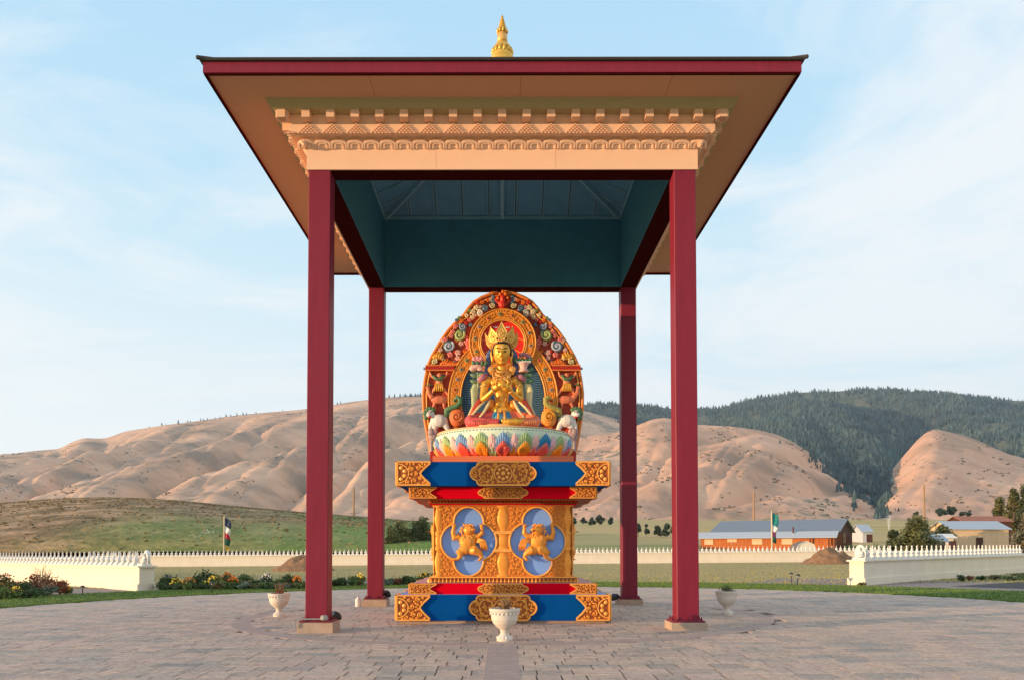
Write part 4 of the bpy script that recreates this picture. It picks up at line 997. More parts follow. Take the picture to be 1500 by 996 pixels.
f = MB(); f.tube([S(XH-13.2,521,-.03), S(XH-13.2,513,-.05), S(XH-11,506.5,-.12), S(XH-6,503.2,-.185), S(XH,502.4,-.205), S(XH+6,503.2,-.185), S(XH+11,506.5,-.12), S(XH+13.2,513,-.05), S(XH+13.2,521,-.03)], .026, 7)
f.ell(S(XH,507,.09), (.25,.19,.25)); f.tube([S(XH,500,.06), S(XH,488,.08), S(XH,480,.08)], [.17,.13,.08], 12); f.build('hair', hair, sta, smooth=True)
rb = C('ribbon_blue', (92,110,160), rough=.5)
for s in (-1, 1):
    f = MB(); f.tube([S(XH+s*15,510,.10), S(XH+s*19,520,.12), S(XH+s*20,534,.12), S(XH+s*22,548,.12), S(XH+s*26,560,.14)], [.03,.07,.075,.07,.04], 8, flat=.4); f.build('hair_ribbon', rb, sta, smooth=True)
# crown of five leaves on a band
bandm = MB(); bp_ = [S(XH-14.2,506,.05), S(XH-12,502,-.06), S(XH-6,499.4,-.17), S(XH,498.6,-.21), S(XH+6,499.4,-.17), S(XH+12,502,-.06), S(XH+14.2,506,.05)]
bandm.tube(bp_, .036, 8); [bandm.ell(p+Vector((0,-.03,-.02)), .024, nu=7, nv=5) for p in bp_]
crown = bandm.build('crown_band', gold_pale, sta, smooth=True)
def leafp(h, w):
    return [(-w*.42,0),(-w*.62,h*.12),(-w*.95,h*.30),(-w,h*.46),(-w*.72,h*.62),(-w*.40,h*.76),(-w*.14,h*.90),(0,h),(w*.14,h*.90),(w*.40,h*.76),(w*.72,h*.62),(w,h*.46),(w*.95,h*.30),(w*.62,h*.12),(w*.42,0)]
for (ang, px, py, h_, w_, tilt, back) in ((0,XH,499,.43,.12,0,.12), (-38,XH-10.5,503,.40,.115,-16,.16), (38,XH+10.5,503,.40,.115,16,.16), (-72,XH-14,509,.36,.085,-33,.2), (72,XH+14,509,.36,.11,30,.2)):
    base = S(px, py, -.20+.26*abs(ang)/72)
    Mx = Matrix.Translation(base) @ Matrix.Rotation(radians(tilt), 4, 'Y') @ Matrix.Rotation(radians(ang)*.75, 4, 'Z') @ Matrix.Rotation(-back, 4, 'X')
    lf = plate('crown_leaf', [leafp(h_, w_)], .03, gold, sta); lf.matrix_local = Mx
    r = MB(); q = leafp(h_, w_); r.tube([(x, -.03, z) for x, z in q], .013, 5); q2 = leafp(h_*.55, w_*.5); r.tube([(x, -.035, z+h_*.14) for x, z in q2]+[(q2[0][0], -.035, q2[0][1]+h_*.14)], .010, 5)
    r.ell((0,-.04,h_*.38), (.026,.02,.034), nu=8, nv=5); [r.ell((sx_*w_*.6, -.03, h_*.38), (.018,.014,.018), nu=6, nv=4) for sx_ in (-1,1)]; r.ell((0,-.01,h_+.012), .020, nu=6, nv=4)
    r.build('leaf_chasing', gold_pale, lf, smooth=True)
f = MB(); f.ell(S(XH,482,.05), (.075,.07,.09)); f.ell(S(XH,476.5,.05), (.045,.04,.06)); f.ell(S(XH,473.5,.05), .025); f.build('topknot_jewel', gold, crown, smooth=True)
for s in (-1, 1):
    f = MB()
    for k in range(4): f.ell(S(XH+s*(6.5+k*1.5),480.6-abs(k-1.5)*.5,.02), .018, nu=6, nv=4)
    f.build('crown_pearls', white_paint, crown, smooth=True)
    f = MB(); [f.ell(S(XH+s*(15+2.2*cos(k*1.26)), 508+2.2*sin(k*1.26), .02), (.03,.03,.03), nu=6, nv=4) for k in range(5)]; f.build('side_flower', gold_pale, crown, smooth=True)
# necklaces and collar
col = MB(); 
for (rx, y0, y1, w_) in ((8,540,545,.022), (10,543,551,.018), (13.5,545,559,.018)):
    col.tube([S(XH+rx*cos(a), y0+(y1-y0)*sin(a)*1.0, .0-.16*sin(a)) for a in [pi*i/12 for i in range(13)]], w_, 6)
rc = random.Random(8)
for i in range(34):
    a = rc.uniform(.15, pi-.15); q = rc.uniform(.55, 1); p_ = S(XH+13*q*cos(a), 545+13*q*sin(a), -.07-.12*sin(a)*q)
    spiral(col, (p_[0], p_[2]), .035, rc.uniform(0,6), 1.2, rc.choice((-1,1)), .010, p_[1], n=8, seg=4)
for i in range(11): a = pi*i/10; col.ell(S(XH+13*cos(a), 547+13*sin(a), -.03-.17*sin(a)), .024, nu=6, nv=4)
col.build('collar', gold_pale, sta, smooth=True)
f = MB()
for s in (-1, 1): f.tube([S(XH+s*11.5,546,.0), S(XH+s*13.5,555,-.08), S(XH+s*13.6,566,-.15), S(XH+s*9,578,-.15), S(XH+s*3,590,-.13)], .012, 5)
f.build('long_necklace', gold_pale, sta, smooth=True)
for s in (-1, 1):
    p_ = S(XH+s*25,566,.04); f = MB(); f.tube([p_+Vector((.108*cos(a), .108*sin(a), .0)) for a in [2*pi*i/16 for i in range(17)]], .018, 6, caps=False); f.ell(p_+Vector((0,-.10,.03)), (.035,.02,.045), nu=8, nv=5); f.build('armlet', gold_pale, sta, smooth=True)
    wx = (724.5, 747)[s > 0]; a_ = S(wx-s*-1.0, 572, -.355); f = MB(); dirv = (S(706 if s < 0 else 764,586,-.10)-S(wx,570,-.36)).normalized(); u = dirv.orthogonal().normalized(); v_ = dirv.cross(u)
    f.tube([a_+(u*cos(2*pi*i/12)+v_*sin(2*pi*i/12))*.062 for i in range(13)], .014, 5, caps=False); f.build('bracelet', gold_pale, sta, smooth=True)
# belt, blue skirt with gold tassels
f = MB(); f.tube([S(XH-13,599,.05), S(XH-8,601.5,-.10), S(XH,602.5,-.14), S(XH+8,601.5,-.10), S(XH+13,599,.05)], .028, 6); f.ell(S(XH,602,-.17), (.045,.03,.045)); belt = f.build('belt', gold_pale, sta, smooth=True)
MB().ell(S(XH,602,-.2), (.02,.012,.02)).build('belt_gem', C('garnet', (120,40,40), rough=.2), belt)
turq = C('turquoise_cloth', (46,150,196), rough=.5)
f = MB(); f.tube([S(XH,601,.06), S(XH,606,.03), S(XH,610,.02), S(XH,618,.02)], [.20,.27,.33,.38], 22, flat=.62)
q = f.build('skirt', turq, sta, smooth=True)
f = MB()
for x in (-4.5, 4): f.tube([S(XH+x,603,-.19), S(XH+x*1.1,608,-.28), S(XH+x*1.2,615,-.40)], [.03,.026,.034], 6)
f.build('tassel', gold_rim, q, smooth=True)
f = MB()
for x in (-17,-13,-9,-1,0.5,9,13,17): f.tube([S(XH+x*.55,603.5,-.14+abs(x)*.006), S(XH+x*.85,608,-.225+abs(x)*.008), S(XH+x,613.5,-.30+abs(x)*.010)], [.008,.014,.016], 5)
f.build('skirt_folds', C('pale_turquoise', (150,200,215), rough=.5), q, smooth=True)
# crossed legs in cloth
def leg(name, m, pts, rad):
    l = MB(); l.tube(pts, rad, 14); o = l.build(name, m, sta); voxel(o, .02, 4); return o
rosec = mat('rose_cloth', lin((214,92,84)), lin((186,70,76)), rough=.55, scale=3); orc = mat('orange_cloth', lin((240,140,84)), lin((228,104,88)), rough=.55, scale=3)
l1 = leg('leg', rosec, [S(XH-8,611,.12), S(XH-30,616,-.02), S(XH-46,617.5,-.22), S(XH-44,618.5,-.42), S(XH-24,619,-.58), S(XH-4,619.6,-.62)], [.22,.21,.165,.13,.115,.105])
l2 = leg('leg', orc, [S(XH+8,611,.12), S(XH+30,616,-.02), S(XH+48,617.5,-.22), S(XH+46,618.5,-.42), S(XH+30,619,-.60), S(XH+20,619.5,-.64)], [.22,.21,.165,.13,.12,.10])
for lg, s, m_ in ((l1, -1, C('rose_fold', (230,120,100), rough=.5)), (l2, 1, C('orange_fold', (250,180,110), rough=.5))):
    f = MB()
    for k in range(13):
        x = XH+s*(8+3.1*k)-(0 if s < 0 else -10)
        if s > 0 and x > XH+52: continue
        yd = -.62-.10*sin(min(1, k/7)*pi/2)+.10*(max(0, k-6)/7)
        f.tube([S(x, 614.5, yd+.06), S(x+s*.8, 617.5, yd-.005), S(x+s*1.2, 621.5, yd+.01)], [.006,.012,.008], 5)
    f.build('leg_folds', m_, lg, smooth=True)
ft = MB(); ft.tube([S(XH+34,616.5,-.60), S(XH+22,617,-.72), S(XH+10,617.3,-.76), S(XH+4,617.5,-.76)], [.09,.085,.075,.05], 10, flat=.75)
for k in range(5): ft.tube([S(XH+6,614.8+k*1.3,-.77), S(XH-1+abs(k-.5)*.8,614.6+k*1.5,-.77)], [.028-.003*k,.020-.002*k], 6)
o = ft.build('foot', skin, sta); voxel(o, .011, 2)
MB().tube([S(XH-50,622.5,-.2), S(XH-30,623,-.60), S(XH,623.2,-.78), S(XH+30,623,-.62), S(XH+52,622.5,-.2)], .045, 8).build('cushion_edge', C('cushion_peach', (244,190,120), rough=.5), sta, smooth=True)
# scarves
sc_o = C('scarf_cream', (238,218,160), rough=.5); sc_i = C('scarf_red', (204,74,48), rough=.5); sc_g = C('scarf_pale_green', (200,206,150), rough=.5)
for s in (-1, 1):
    f = MB(); f.tube([S(XH+s*30,556,.14), S(XH+s*37,562,.08), S(XH+s*40.5,572,.0), S(XH+s*40,584,-.06), S(XH+s*41,596,-.12), S(XH+s*50,613,-.22)], [.04,.075,.085,.075,.055,.03], 10, flat=.45); f.build('scarf', sc_g if s < 0 else sc_o, sta, smooth=True)
    f = MB(); f.tube([S(XH+s*29,583,-.10), S(XH+s*33,590,-.14), S(XH+s*40,600,-.20), S(XH+s*47,614,-.25)], [.05,.075,.07,.04], 8, flat=.5); f.build('scarf_lining', sc_i, sta, smooth=True)
    f = MB(); f.tube([S(XH+s*17,586,-.18), S(XH+s*20,593,-.2), S(XH+s*26,603,-.24), S(XH+s*34,613,-.28)], [.02,.035,.03,.02], 8, flat=.5); f.tube([S(XH+s*25,588,-.20), S(XH+s*34,596,-.22), S(XH+s*42,606,-.24), S(XH+s*50,614,-.26)], [.02,.03,.03,.02], 8, flat=.5); f.build('scarf_edge', sc_o, sta, smooth=True)
    f = MB(); f.tube([S(XH+s*21,550,.06), S(XH+s*27,552,-.02), S(XH+s*32,556,.02), S(XH+s*33,562,.08)], [.05,.085,.07,.03], 8, flat=.6); f.build('shoulder_cloth', C('mauve_cloth', (190,120,130), rough=.5), sta, smooth=True)
    f = MB(); f.tube([S(XH+s*15,586,.02), S(XH+s*17,594,.0), S(XH+s*22,600,.0)], [.07,.10,.06], 8); f.build('side_cloth', gold_scroll, sta, smooth=True)
# lotus stems beside the shoulders
for s in (-1, 1):
    f = MB(); f.tube([S(XH+s*40,596,-.05), S(XH+s*36,578,.0), S(XH+s*34.5,560,.05), S(XH+s*35.5,545,.05)], [.024,.022,.02,.02], 6); st_ = f.build('flower_stem', C('stem_green', (170,190,140), rough=.5), sta, smooth=True)
    for (x, y, a) in ((28,548,.5),(43,549,2.5),(27.5,557,.2),(43,558,2.9),(40,568,2.6),(30,539,.9),(44,541,2.2)):
        d_ = Vector((cos(a)*s*-1, 0, .35)); c = S(XH+s*x, y, .03); u = (c-S(XH+s*35,y+3,.05)).normalized(); L_ = MB()
        b0 = S(XH+s*35,y+3,.05); L_.tube([b0, b0.lerp(c, .45), c, c+u*.06], [.012,.06,.05,.006], 6, flat=.35); L_.build('leaf', P_gn if s > 0 else C('leaf_sage', (128,150,108), rough=.5), st_, smooth=True)
    f = MB()
    if s < 0:
        for k in range(9): a = pi*k/8; f.tube([S(XH-37,541,-.02), S(XH-37+7*cos(a),541-5*sin(a)-1,-.06), S(XH-37+10.5*cos(a),540-7*sin(a),-.03)], [.03,.055,.012], 6)
        f.build('pink_flower', P_pp, st_, smooth=True)
        f = MB(); [f.ell(S(XH-35+x,y,.0), (.06,.05,.07), nu=8, nv=5) for x, y in ((-3,531),(2,529),(6,532),(0,525),(-5,526),(5,525))]; f.build('upper_blossom', C('blossom_pink', (232,150,150), rough=.5), st_, smooth=True)
        f = MB(); [f.tube([S(XH-33+x,536,-.04), S(XH-33+x*1.5,531,-.06), S(XH-33+x*1.7,528,-.02)], [.03,.045,.01], 6) for x in (-6,-2,3,7)]; f.build('blossom_leaf', P_gn, st_, smooth=True)
    else:
        f.lathe([(.10,0),(.13,.02),(.09,.06),(.08,.12),(.12,.19),(.15,.22)], 16, S(XH+32,545,-.02)); f.build('pink_stand', P_pp, st_, smooth=True)
        MB().box(*(lambda p_: (p_[0]-.17, p_[0]+.17, p_[1]-.06, p_[1]+.05, p_[2], p_[2]+.035))(S(XH+32,531.5,-.02))).build('white_book', white_paint, st_)
        f = MB(); [f.tube([S(XH+31+x,531,.0), S(XH+31+x*1.3,527,-.03), S(XH+31+x*1.7,524,.0)], [.04,.06,.012], 6) for x in (-8,-4,0,4,8)]; f.build('blossom_leaf', P_gn, st_, smooth=True)
        f = MB(); [f.ell(S(XH+32+x,y,.03), (.055,.05,.055), nu=8, nv=5) for x, y in ((-4,520),(1,519),(6,521),(9,524))]; f.build('upper_blossom', C('blossom_mauve', (190,130,150), rough=.5), st_, smooth=True)

# ------------------------------------------------------------------ lawn, gravel, fields
lawn_green = mat('lawn', (.13,.20,.035), (.085,.135,.02), rough=.95, scale=1.5, bump=.5, bscale=25, pos='WORLD', detail=8)
dry_lawn = mat('dry_lawn', (.44,.30,.12), (.20,.22,.06), rough=.95, scale=.12, bump=.4, bscale=12, pos='WORLD', detail=9, stretch=(.5,1.6,1), c3=(.26,.27,.07))
gravel_m = mat('gravel', (.40,.31,.27), (.16,.13,.12), rough=.95, scale=16, bump=.8, bscale=28, pos='WORLD', detail=6)
tarp_m = mat('dark_soil', (.06,.06,.06), (.035,.035,.035), rough=.9, scale=6, bump=.6, bscale=12, pos='WORLD')
field_m = mat('field', (.54,.36,.13), (.20,.25,.055), rough=1, scale=.012, pos='WORLD', detail=9, stretch=(.35,2.6,1), c3=(.48,.34,.16), contrast=.14)
def gfar(x, y):
    return gz(x)+max(0, y-135)*.0478*(1-.1*max(0, min(1, (y-95)/900)))
def lin_(a, b, n): return [a+(b-a)*i/n for i in range(n+1)]
ground = sheet('ground', [-3200,-1600,-800,-400,-200,-100]+lin_(-60,60,24)+[100,200,400,800,1600,3200], [-120,-40]+lin_(-5,95,25)+[120,160,220,300,400,520,700,900,1100,1400], lambda x, y: gfar(x, y)-.03, field_m)
lawn = sheet('lawn', lin_(-95,95,38), lin_(-30,96,30), lambda x, y: gz(x)-.016, dry_lawn)
disc('gravel_bed', RP-.02, 27.5, -.008, gravel_m, rings=3, a0=radians(104), a1=radians(175))['kind'] = 'structure'
disc('gravel_bed', RP-.02, 27.5, -.008, gravel_m, rings=3, a0=radians(5), a1=radians(58))['kind'] = 'structure'
disc('planting_soil', 22.2, 31, -.003, tarp_m, rings=3, a0=radians(8), a1=radians(36))['kind'] = 'structure'
disc('grass_ring', RP, 20.2, .012, lawn_green, rings=6)['kind'] = 'structure'
# blades of the mown grass ring
rg = random.Random(2); vs, fs = [], []
while len(fs) < 52000:
    a = rg.uniform(radians(2), radians(178)); r = rg.uniform(RP-.04, 20.25) if rg.random() > .22 else RP+rg.uniform(-.07,.10); x, y = r*cos(a), CY+r*sin(a)
    if abs(x) > .66*y+1: continue
    t = rg.uniform(0, 2*pi); w2 = rg.uniform(.008,.020); h = rg.uniform(.02,.065); z = gz(x)+.008; i = len(vs)
    vs += [(x-w2*cos(t), y-w2*sin(t), z), (x+w2*cos(t), y+w2*sin(t), z), (x+rg.uniform(-.02,.02), y+rg.uniform(-.02,.02), z+h)]; fs.append((i, i+1, i+2))
gm = mat('grass_blade', (.17,.25,.04), (.09,.15,.02), rough=.8, scale=1.2, pos='WORLD', detail=6)
tag(MB().add(vs, fs).build('mown_grass', gm, kind='stuff'), 'bright green mown grass ring round the plaza', 'grass')
# rougher tufts on the lawn behind
vs, fs = [], []
for i in range(26000):
    y = 36+52*rg.random()**1.6; x = rg.uniform(-.64*y, .64*y)
    t = rg.uniform(0, 6.28); w2 = rg.uniform(.02,.05); h = rg.uniform(.02,.075); z = gz(x)-.02; k = len(vs)
    vs += [(x-w2*cos(t), y-w2*sin(t), z), (x+w2*cos(t), y+w2*sin(t), z), (x+rg.uniform(-.05,.05), y, z+h)]; fs.append((k, k+1, k+2))
tag(MB().add(vs, fs).build('rough_grass', mat('rough_grass', (.40,.30,.12), (.24,.26,.07), rough=.9, scale=.18, pos='WORLD', detail=7), kind='stuff'), 'patchy green and straw coloured grass of the lawn behind the plaza', 'grass')

# ------------------------------------------------------------------ garden walls with small stupas
def stupa_mesh(name, H, n=10):
    q = H/.62; b = MB()
    b.box(-.19*q,.19*q,-.19*q,.19*q,0,.055*q); b.box(-.155*q,.155*q,-.155*q,.155*q,.055*q,.10*q); b.box(-.12*q,.12*q,-.12*q,.12*q,.10*q,.145*q)
    b.lathe([(.10*q,.145*q),(.145*q,.24*q),(.14*q,.30*q),(.08*q,.345*q)], n); b.box(-.05*q,.05*q,-.05*q,.05*q,.345*q,.375*q)
    b.lathe([(.052*q,.375*q),(.026*q,.50*q)], n)
    b.ell((0,0,.545*q), (.045*q,.045*q,.05*q) if H < .65 else (.03*q,.03*q,.045*q), nu=8, nv=5); b.lathe([(.018*q,.57*q),(.004*q,.63*q)], 5)
    o = b.build(name, white_paint); me = o.data; bpy.data.objects.remove(o); return me
st_near = stupa_mesh('stupa', .62); st_far = stupa_mesh('stupa_far', .66, 8)
def wall(label, A, B, hgt, th, seg):
    """wall from A to B (front face line), thickness th away from the garden side"""
    A, B = Vector(A), Vector(B); dr = (B-A).normalized(); Ln = (B-A).length; nrm = Vector((-dr[1], dr[0], 0))
    t = thing('garden_wall', label, 'wall', (A[0], A[1], gz(A[0])), atan2(dr[1], dr[0]))
    zo = lambda s: gz(A[0]+dr[0]*s)-gz(A[0])
    nseg = max(1, int(Ln/seg))
    for i in range(nseg):
        s0, s1 = Ln*i/nseg, Ln*(i+1)/nseg
        for nm, y0, y1, z0, z1 in (('wall_section', .0, th, -.1, hgt-.07), ('wall_footing', -.07, th+.07, -.1, hgt*.27), ('coping', -.09, th+.09, hgt-.07, hgt)):
            e0 = s0-(.07 if i == 0 and nm != 'wall_section' else 0)+.004*(i > 0); m = MB()
            vs = [(x, y, z+zo(x)) for z in (z0, z1) for y in (y0, y1) for x in (e0, s1+(.09 if i == nseg-1 and nm == 'coping' else 0))]
            m.add(vs, [(0,2,3,1),(4,5,7,6),(0,1,5,4),(2,6,7,3),(0,4,6,2),(1,3,7,5)]); m.build(nm, cream_wall, t)
    return t, A, dr, Ln, nrm
AL = (-15.05, 33.75, 0); rad = Vector((-.715,.70,0))
wl_ = wall('cream radial wall on the left topped with white stupas', tuple(Vector(AL)+rad*34), AL, 1.03, .62, 11)
AR = (15.15, 34.2, 0); rdr = Vector((.735,.68,0))
wr_ = wall('cream radial wall on the right with its long face in shade', AR, tuple(Vector(AR)+rdr*34), 1.05, .62, 11)
wf_ = wall('long low cream wall crossing the back of the lawn', (-50, 88.5, 0), (48, 88.5, 0), 1.12, .5, 8)
def stupas(line, start, step, n, label, group, me, hgt, th, words=None, fromstart=True):
    t, A, dr, Ln, nrm = line
    for i in range(n):
        s = start+step*i; c = A+dr*s+nrm*(th/2)
        if words: label = words[min(i if fromstart else n-1-i, len(words)-1)]
        o = link('stupa', me, loc=(c[0], c[1], gz(c[0])+hgt), rot=(0, 0, atan2(dr[1], dr[0]))); tag(o, label, 'stupa', group)
ORD = 'nearest second third fourth fifth sixth seventh eighth ninth tenth eleventh twelfth thirteenth fourteenth fifteenth sixteenth seventeenth eighteenth nineteenth twentieth twenty-first twenty-second twenty-third twenty-fourth twenty-fifth twenty-sixth twenty-seventh twenty-eighth twenty-ninth thirtieth thirty-first thirty-second thirty-third thirty-fourth thirty-fifth thirty-sixth'.split()
OW = lambda side: [f'small white stupa {q} to the arched shrine on the {side} wall' if q == 'nearest' else f'{q} small white stupa from the arched shrine on the {side} wall' for q in ORD]
stupas(wl_, 34-.55-.62*36, .62, 36, 'small white stupa in the row on the left radial wall', 'stupas on the left radial wall', st_near, 1.03, .62, OW('left'), False)
stupas(wr_, 1.0, .62, 36, 'small white stupa in the row on the right radial wall', 'stupas on the right radial wall', st_near, 1.05, .62, OW('right'), True)
stupas(wf_, 5.0, .47, 186, 'small white stupa in the row on the long far wall', 'stupas on the far wall', st_far, 1.12, .5)
def end_shrine(c, rz, label, z):
    t = thing('wall_end_shrine', label, 'shrine', (c[0], c[1], z), rz); t.scale = (.86, .86, .86)
    MB().box(-.30,.30,-.22,.26,0,.10).build('base_step', white_paint, t)
    pl = [(-.26,.10),(-.27,.35),(-.24,.52),(-.15,.68),(0,.76),(.15,.68),(.24,.52),(.27,.35),(.26,.10)]
    o = plate('arched_back', [pl], .14, white_paint, t); o.location = (0,.20,0)
    b = MB(); b.ell((0,-.02,.20), (.20,.14,.10)); b.ell((0,0,.34), (.12,.09,.15)); b.ell((0,-.01,.53), (.065,.065,.08)); b.tube([(0,0,.58),(0,0,.66)], [.03,.01], 6); b.tube([(-.11,0,.42),(-.15,-.05,.30),(-.02,-.14,.27)], .035, 6); b.tube([(.11,0,.42),(.15,-.05,.30),(.02,-.14,.27)], .035, 6)
    q = b.build('seated_figure', white_paint, t); voxel(q, .02, 2)
n_l = Vector((.70,.715,0)); end_shrine(Vector(AL)-Vector((0,0,0))+rad*.30+n_l*.31, radians(-45), 'white arched shrine with a tiny figure at the end of the left wall', gz(-15)+1.03)
n_r = Vector((-.68,.735,0)); end_shrine(Vector(AR)+rdr*.32+n_r*.31, radians(-42), 'white arched shrine with a tiny figure at the end of the right wall', gz(15)+1.05)

# ------------------------------------------------------------------ plants
def leafmat(n, a, b, **k): return mat(n, a, b, rough=.75, scale=k.get('scale', 3), pos='WORLD', detail=3, c3=k.get('c3'), contrast=.2)
G_dark = leafmat('leaf_dark', (.075,.12,.03), (.03,.055,.015)); G_mid = leafmat('leaf_mid', (.13,.19,.045), (.06,.10,.02)); G_olive = leafmat('leaf_olive', (.20,.18,.06), (.09,.095,.03)); G_grey = leafmat('leaf_grey_green', (.17,.21,.14), (.08,.11,.07)); G_rust = leafmat('leaf_rust', (.30,.11,.045), (.13,.06,.025)); G_pinkish = leafmat('leaf_pinkish', (.50,.30,.20), (.24,.14,.08))
F_yel = C('bloom_yellow', (245,205,70), rough=.7); F_or = C('bloom_orange', (240,140,40), rough=.7); F_red = C('bloom_red', (190,60,40), rough=.7); F_wh = C('bloom_white', (235,225,210), rough=.7)
def crown(mb, n, c, r, size, rnd, shell=.45, lump=0):
    c = Vector(c); r = Vector(r)
    lumps = [Vector((rnd.gauss(0,1), rnd.gauss(0,1), rnd.gauss(0,.8))).normalized()*rnd.uniform(.35,.8) for _ in range(lump)]
    for i in range(n):
        if lump:
            q = rnd.choice(lumps); p = q+Vector((rnd.gauss(0,1), rnd.gauss(0,1), rnd.gauss(0,1)))*.21
        else:
            p = Vector((rnd.gauss(0,1), rnd.gauss(0,1), rnd.gauss(0,1))).normalized()*(rnd.uniform(shell, 1))
        p = Vector((p[0]*r[0], p[1]*r[1], p[2]*r[2]))+c
        e1 = Vector((rnd.gauss(0,1), rnd.gauss(0,1), rnd.gauss(0,1))).normalized(); e2 = e1.orthogonal().normalized(); s = size*rnd.uniform(.6, 1.3)
        k = len(mb.v); mb.v += [tuple(p-e1*s), tuple(p+e2*s*.55), tuple(p+e1*s), tuple(p-e2*s*.55)]; mb.f.append((k, k+1, k+2, k+3))
def shrub(name, label, px, pyb, Y, wpx, hpx, leafm, n=260, bloom=None, nb=40, size=None, group=None, cat='shrub', zg=None, stems=0, twig=None, lump=7):
    """a plant standing where its foot is seen; height and width in photo pixels"""
    rnd = random.Random(int(px*7+pyb)); x = at(px, 0, Y)[0]; z = gz(x) if zg is None else zg; u = Y/F
    t = thing(name, label, cat, (x, Y, z), group=group); w_, h_ = wpx*u/2*1.22, hpx*u*1.05
    mb = MB(); crown(mb, int(n*1.5), (0,0,h_*.5), (w_, w_*.8, h_*.52), size or (1.3*u+.02), rnd, lump=lump); mb.build('foliage', leafm, t)
    mb = MB()
    for i in range(5): a = rnd.uniform(0, 6.28); mb.tube([(0,0,-.02), (w_*.3*cos(a), w_*.3*sin(a), h_*.4), (w_*.6*cos(a), w_*.5*sin(a), h_*.75)], [.018+h_*.01,.012,.005], 4)
    mb.build('stem', twig or soil, t)
    if bloom:
        mb = MB()
        for i in range(nb):
            a = rnd.uniform(0, 6.28); q = rnd.uniform(.1, 1); p = Vector((w_*q*cos(a), w_*.8*q*sin(a)-.05, h_*(.98-.42*q*q)+rnd.uniform(-.05,.05))); mb.ell(p, u*rnd.uniform(.7,1.2), nu=5, nv=3)
        mb.build('blooms', bloom, t, kind='stuff')
    if stems:
        mb = MB(); blades(mb, (0,0,h_*.3), stems, h_*1.1, w_*.9, rnd, w=.012); mb.build('stalks', G_pinkish if bloom is None else dry, t)
    return t
# left foreground bed
for a in [(8,868,29.5,34,26,G_mid,F_or,'green and orange flowering plant at the left edge of the photo'),(30,866,30.5,40,30,G_olive,F_red,'rusty topped bushy plant second from the left edge'),(52,868,30,36,20,G_dark,None,'dark green low shrub left of the airy pink bush'),(78,866,31,44,38,G_rust,None,'airy pinkish red bush in the left bed before the cream wall'),
          (84,869,30,26,17,G_grey,None,'pale strappy leafed clump below the airy pink bush'),(103,862,31.5,22,18,G_rust,F_red,'small red flowered plant right of the airy pink bush'),(114,861,31.8,12,9,G_mid,F_or,'tiny orange flower clump at the right end of the left bed'),(18,874,28.2,44,18,G_mid,None,'green grassy plant in front at the left edge'),(60,872,28.8,34,14,G_dark,None,'low dark clump at the front of the left bed'),(40,872,28.6,26,16,G_olive,F_yel,'yellow flecked low plant at the front of the left bed')]:
    px, py, Y, w_, h_, m_, bl, lb = a
    shrub('flowering_plant' if bl else 'bush', lb, px, py, Y, w_, h_, m_, 420, bl, 34, stems=40 if 'airy' in lb or 'strappy' in lb else 0, cat='plant')
# bed behind the grass, left and centre
bed = [(252,34.6,20,17,G_dark,None,'dark green shrub beside the end of the left wall'),(262,35.2,24,22,G_grey,None,'grey green shrub second along the bed from the left wall'),(270,34.4,20,16,G_mid,F_yel,'plant with yellow flowers next to the grey green shrub'),(288,34.6,22,16,G_olive,F_or,'plant with orange flowers in the left bed'),(302,34.8,24,20,G_dark,None,'bluish dark shrub between orange and yellow flowers'),(318,35.6,26,27,G_dark,None,'tallest dark green shrub of the bed behind the path light'),
       (325,34.5,24,18,G_mid,F_yel,'broad plant full of yellow flowers by the path light'),(341,35.2,20,22,G_olive,F_or,'plant with amber flowers right of the yellow one'),(352,35.0,16,16,G_mid,F_or,'small orange flowering plant'),(368,35.4,26,18,G_mid,None,'mid green rounded shrub in the middle of the bed'),(386,35.6,20,14,G_dark,None,'low dark shrub left of the whitish topped plant'),(400,35.4,16,20,G_grey,F_wh,'whitish topped plant above the left urn'),
       (418,35.6,20,14,G_mid,None,'low green shrub behind the left urn'),(432,35.5,20,21,G_dark,None,'dark shrub left of the front left pillar'),(444,35.3,14,16,G_olive,F_or,'orange flowering plant beside the front left pillar'),
       (497,36.4,16,12,G_dark,None,'low dark shrub right of the front left pillar'),(509,36.6,18,13,G_dark,None,'dark shrub in the gap between the left pillars'),(521,36.8,20,14,G_mid,None,'green shrub in the gap between the left pillars'),(533,37,14,17,G_olive,F_yel,'yellow flecked plant left of the back left pillar'),
       (572,37.4,18,10,G_grey,None,'low greyish shrub right of the back left pillar'),(586,37.6,18,14,G_rust,None,'reddish brown shrub between back left pillar and throne'),(600,37.6,14,14,G_dark,None,'dark rounded shrub near the throne'),(612,37.8,16,11,G_mid,None,'low green shrub near the throne'),(624,38.4,20,16,G_olive,F_yel,'yellow flowering plant just left of the throne'),(648,38.4,20,15,G_mid,F_yel,'flowering plant mostly hidden by the throne')]
for px, Y, w_, h_, m_, bl, lb in bed:
    shrub('flowering_plant' if bl else 'bush', lb, px, 850, Y, w_, h_, m_, 330, bl, 42, cat='plant')
for k, px in enumerate(range(250, 446, 13)):
    shrub('ground_plant', 'low green edging plant of the left bed, '+ORD[k]+(' to' if k == 0 else ' from')+' the left wall end', px, 850, 34.0+.3*(k % 3), 20, 8+(k*5) % 4, (G_dark,G_mid,G_olive,G_grey)[(k*3) % 4], 150, cat='plant', group='edging plants of the left bed')
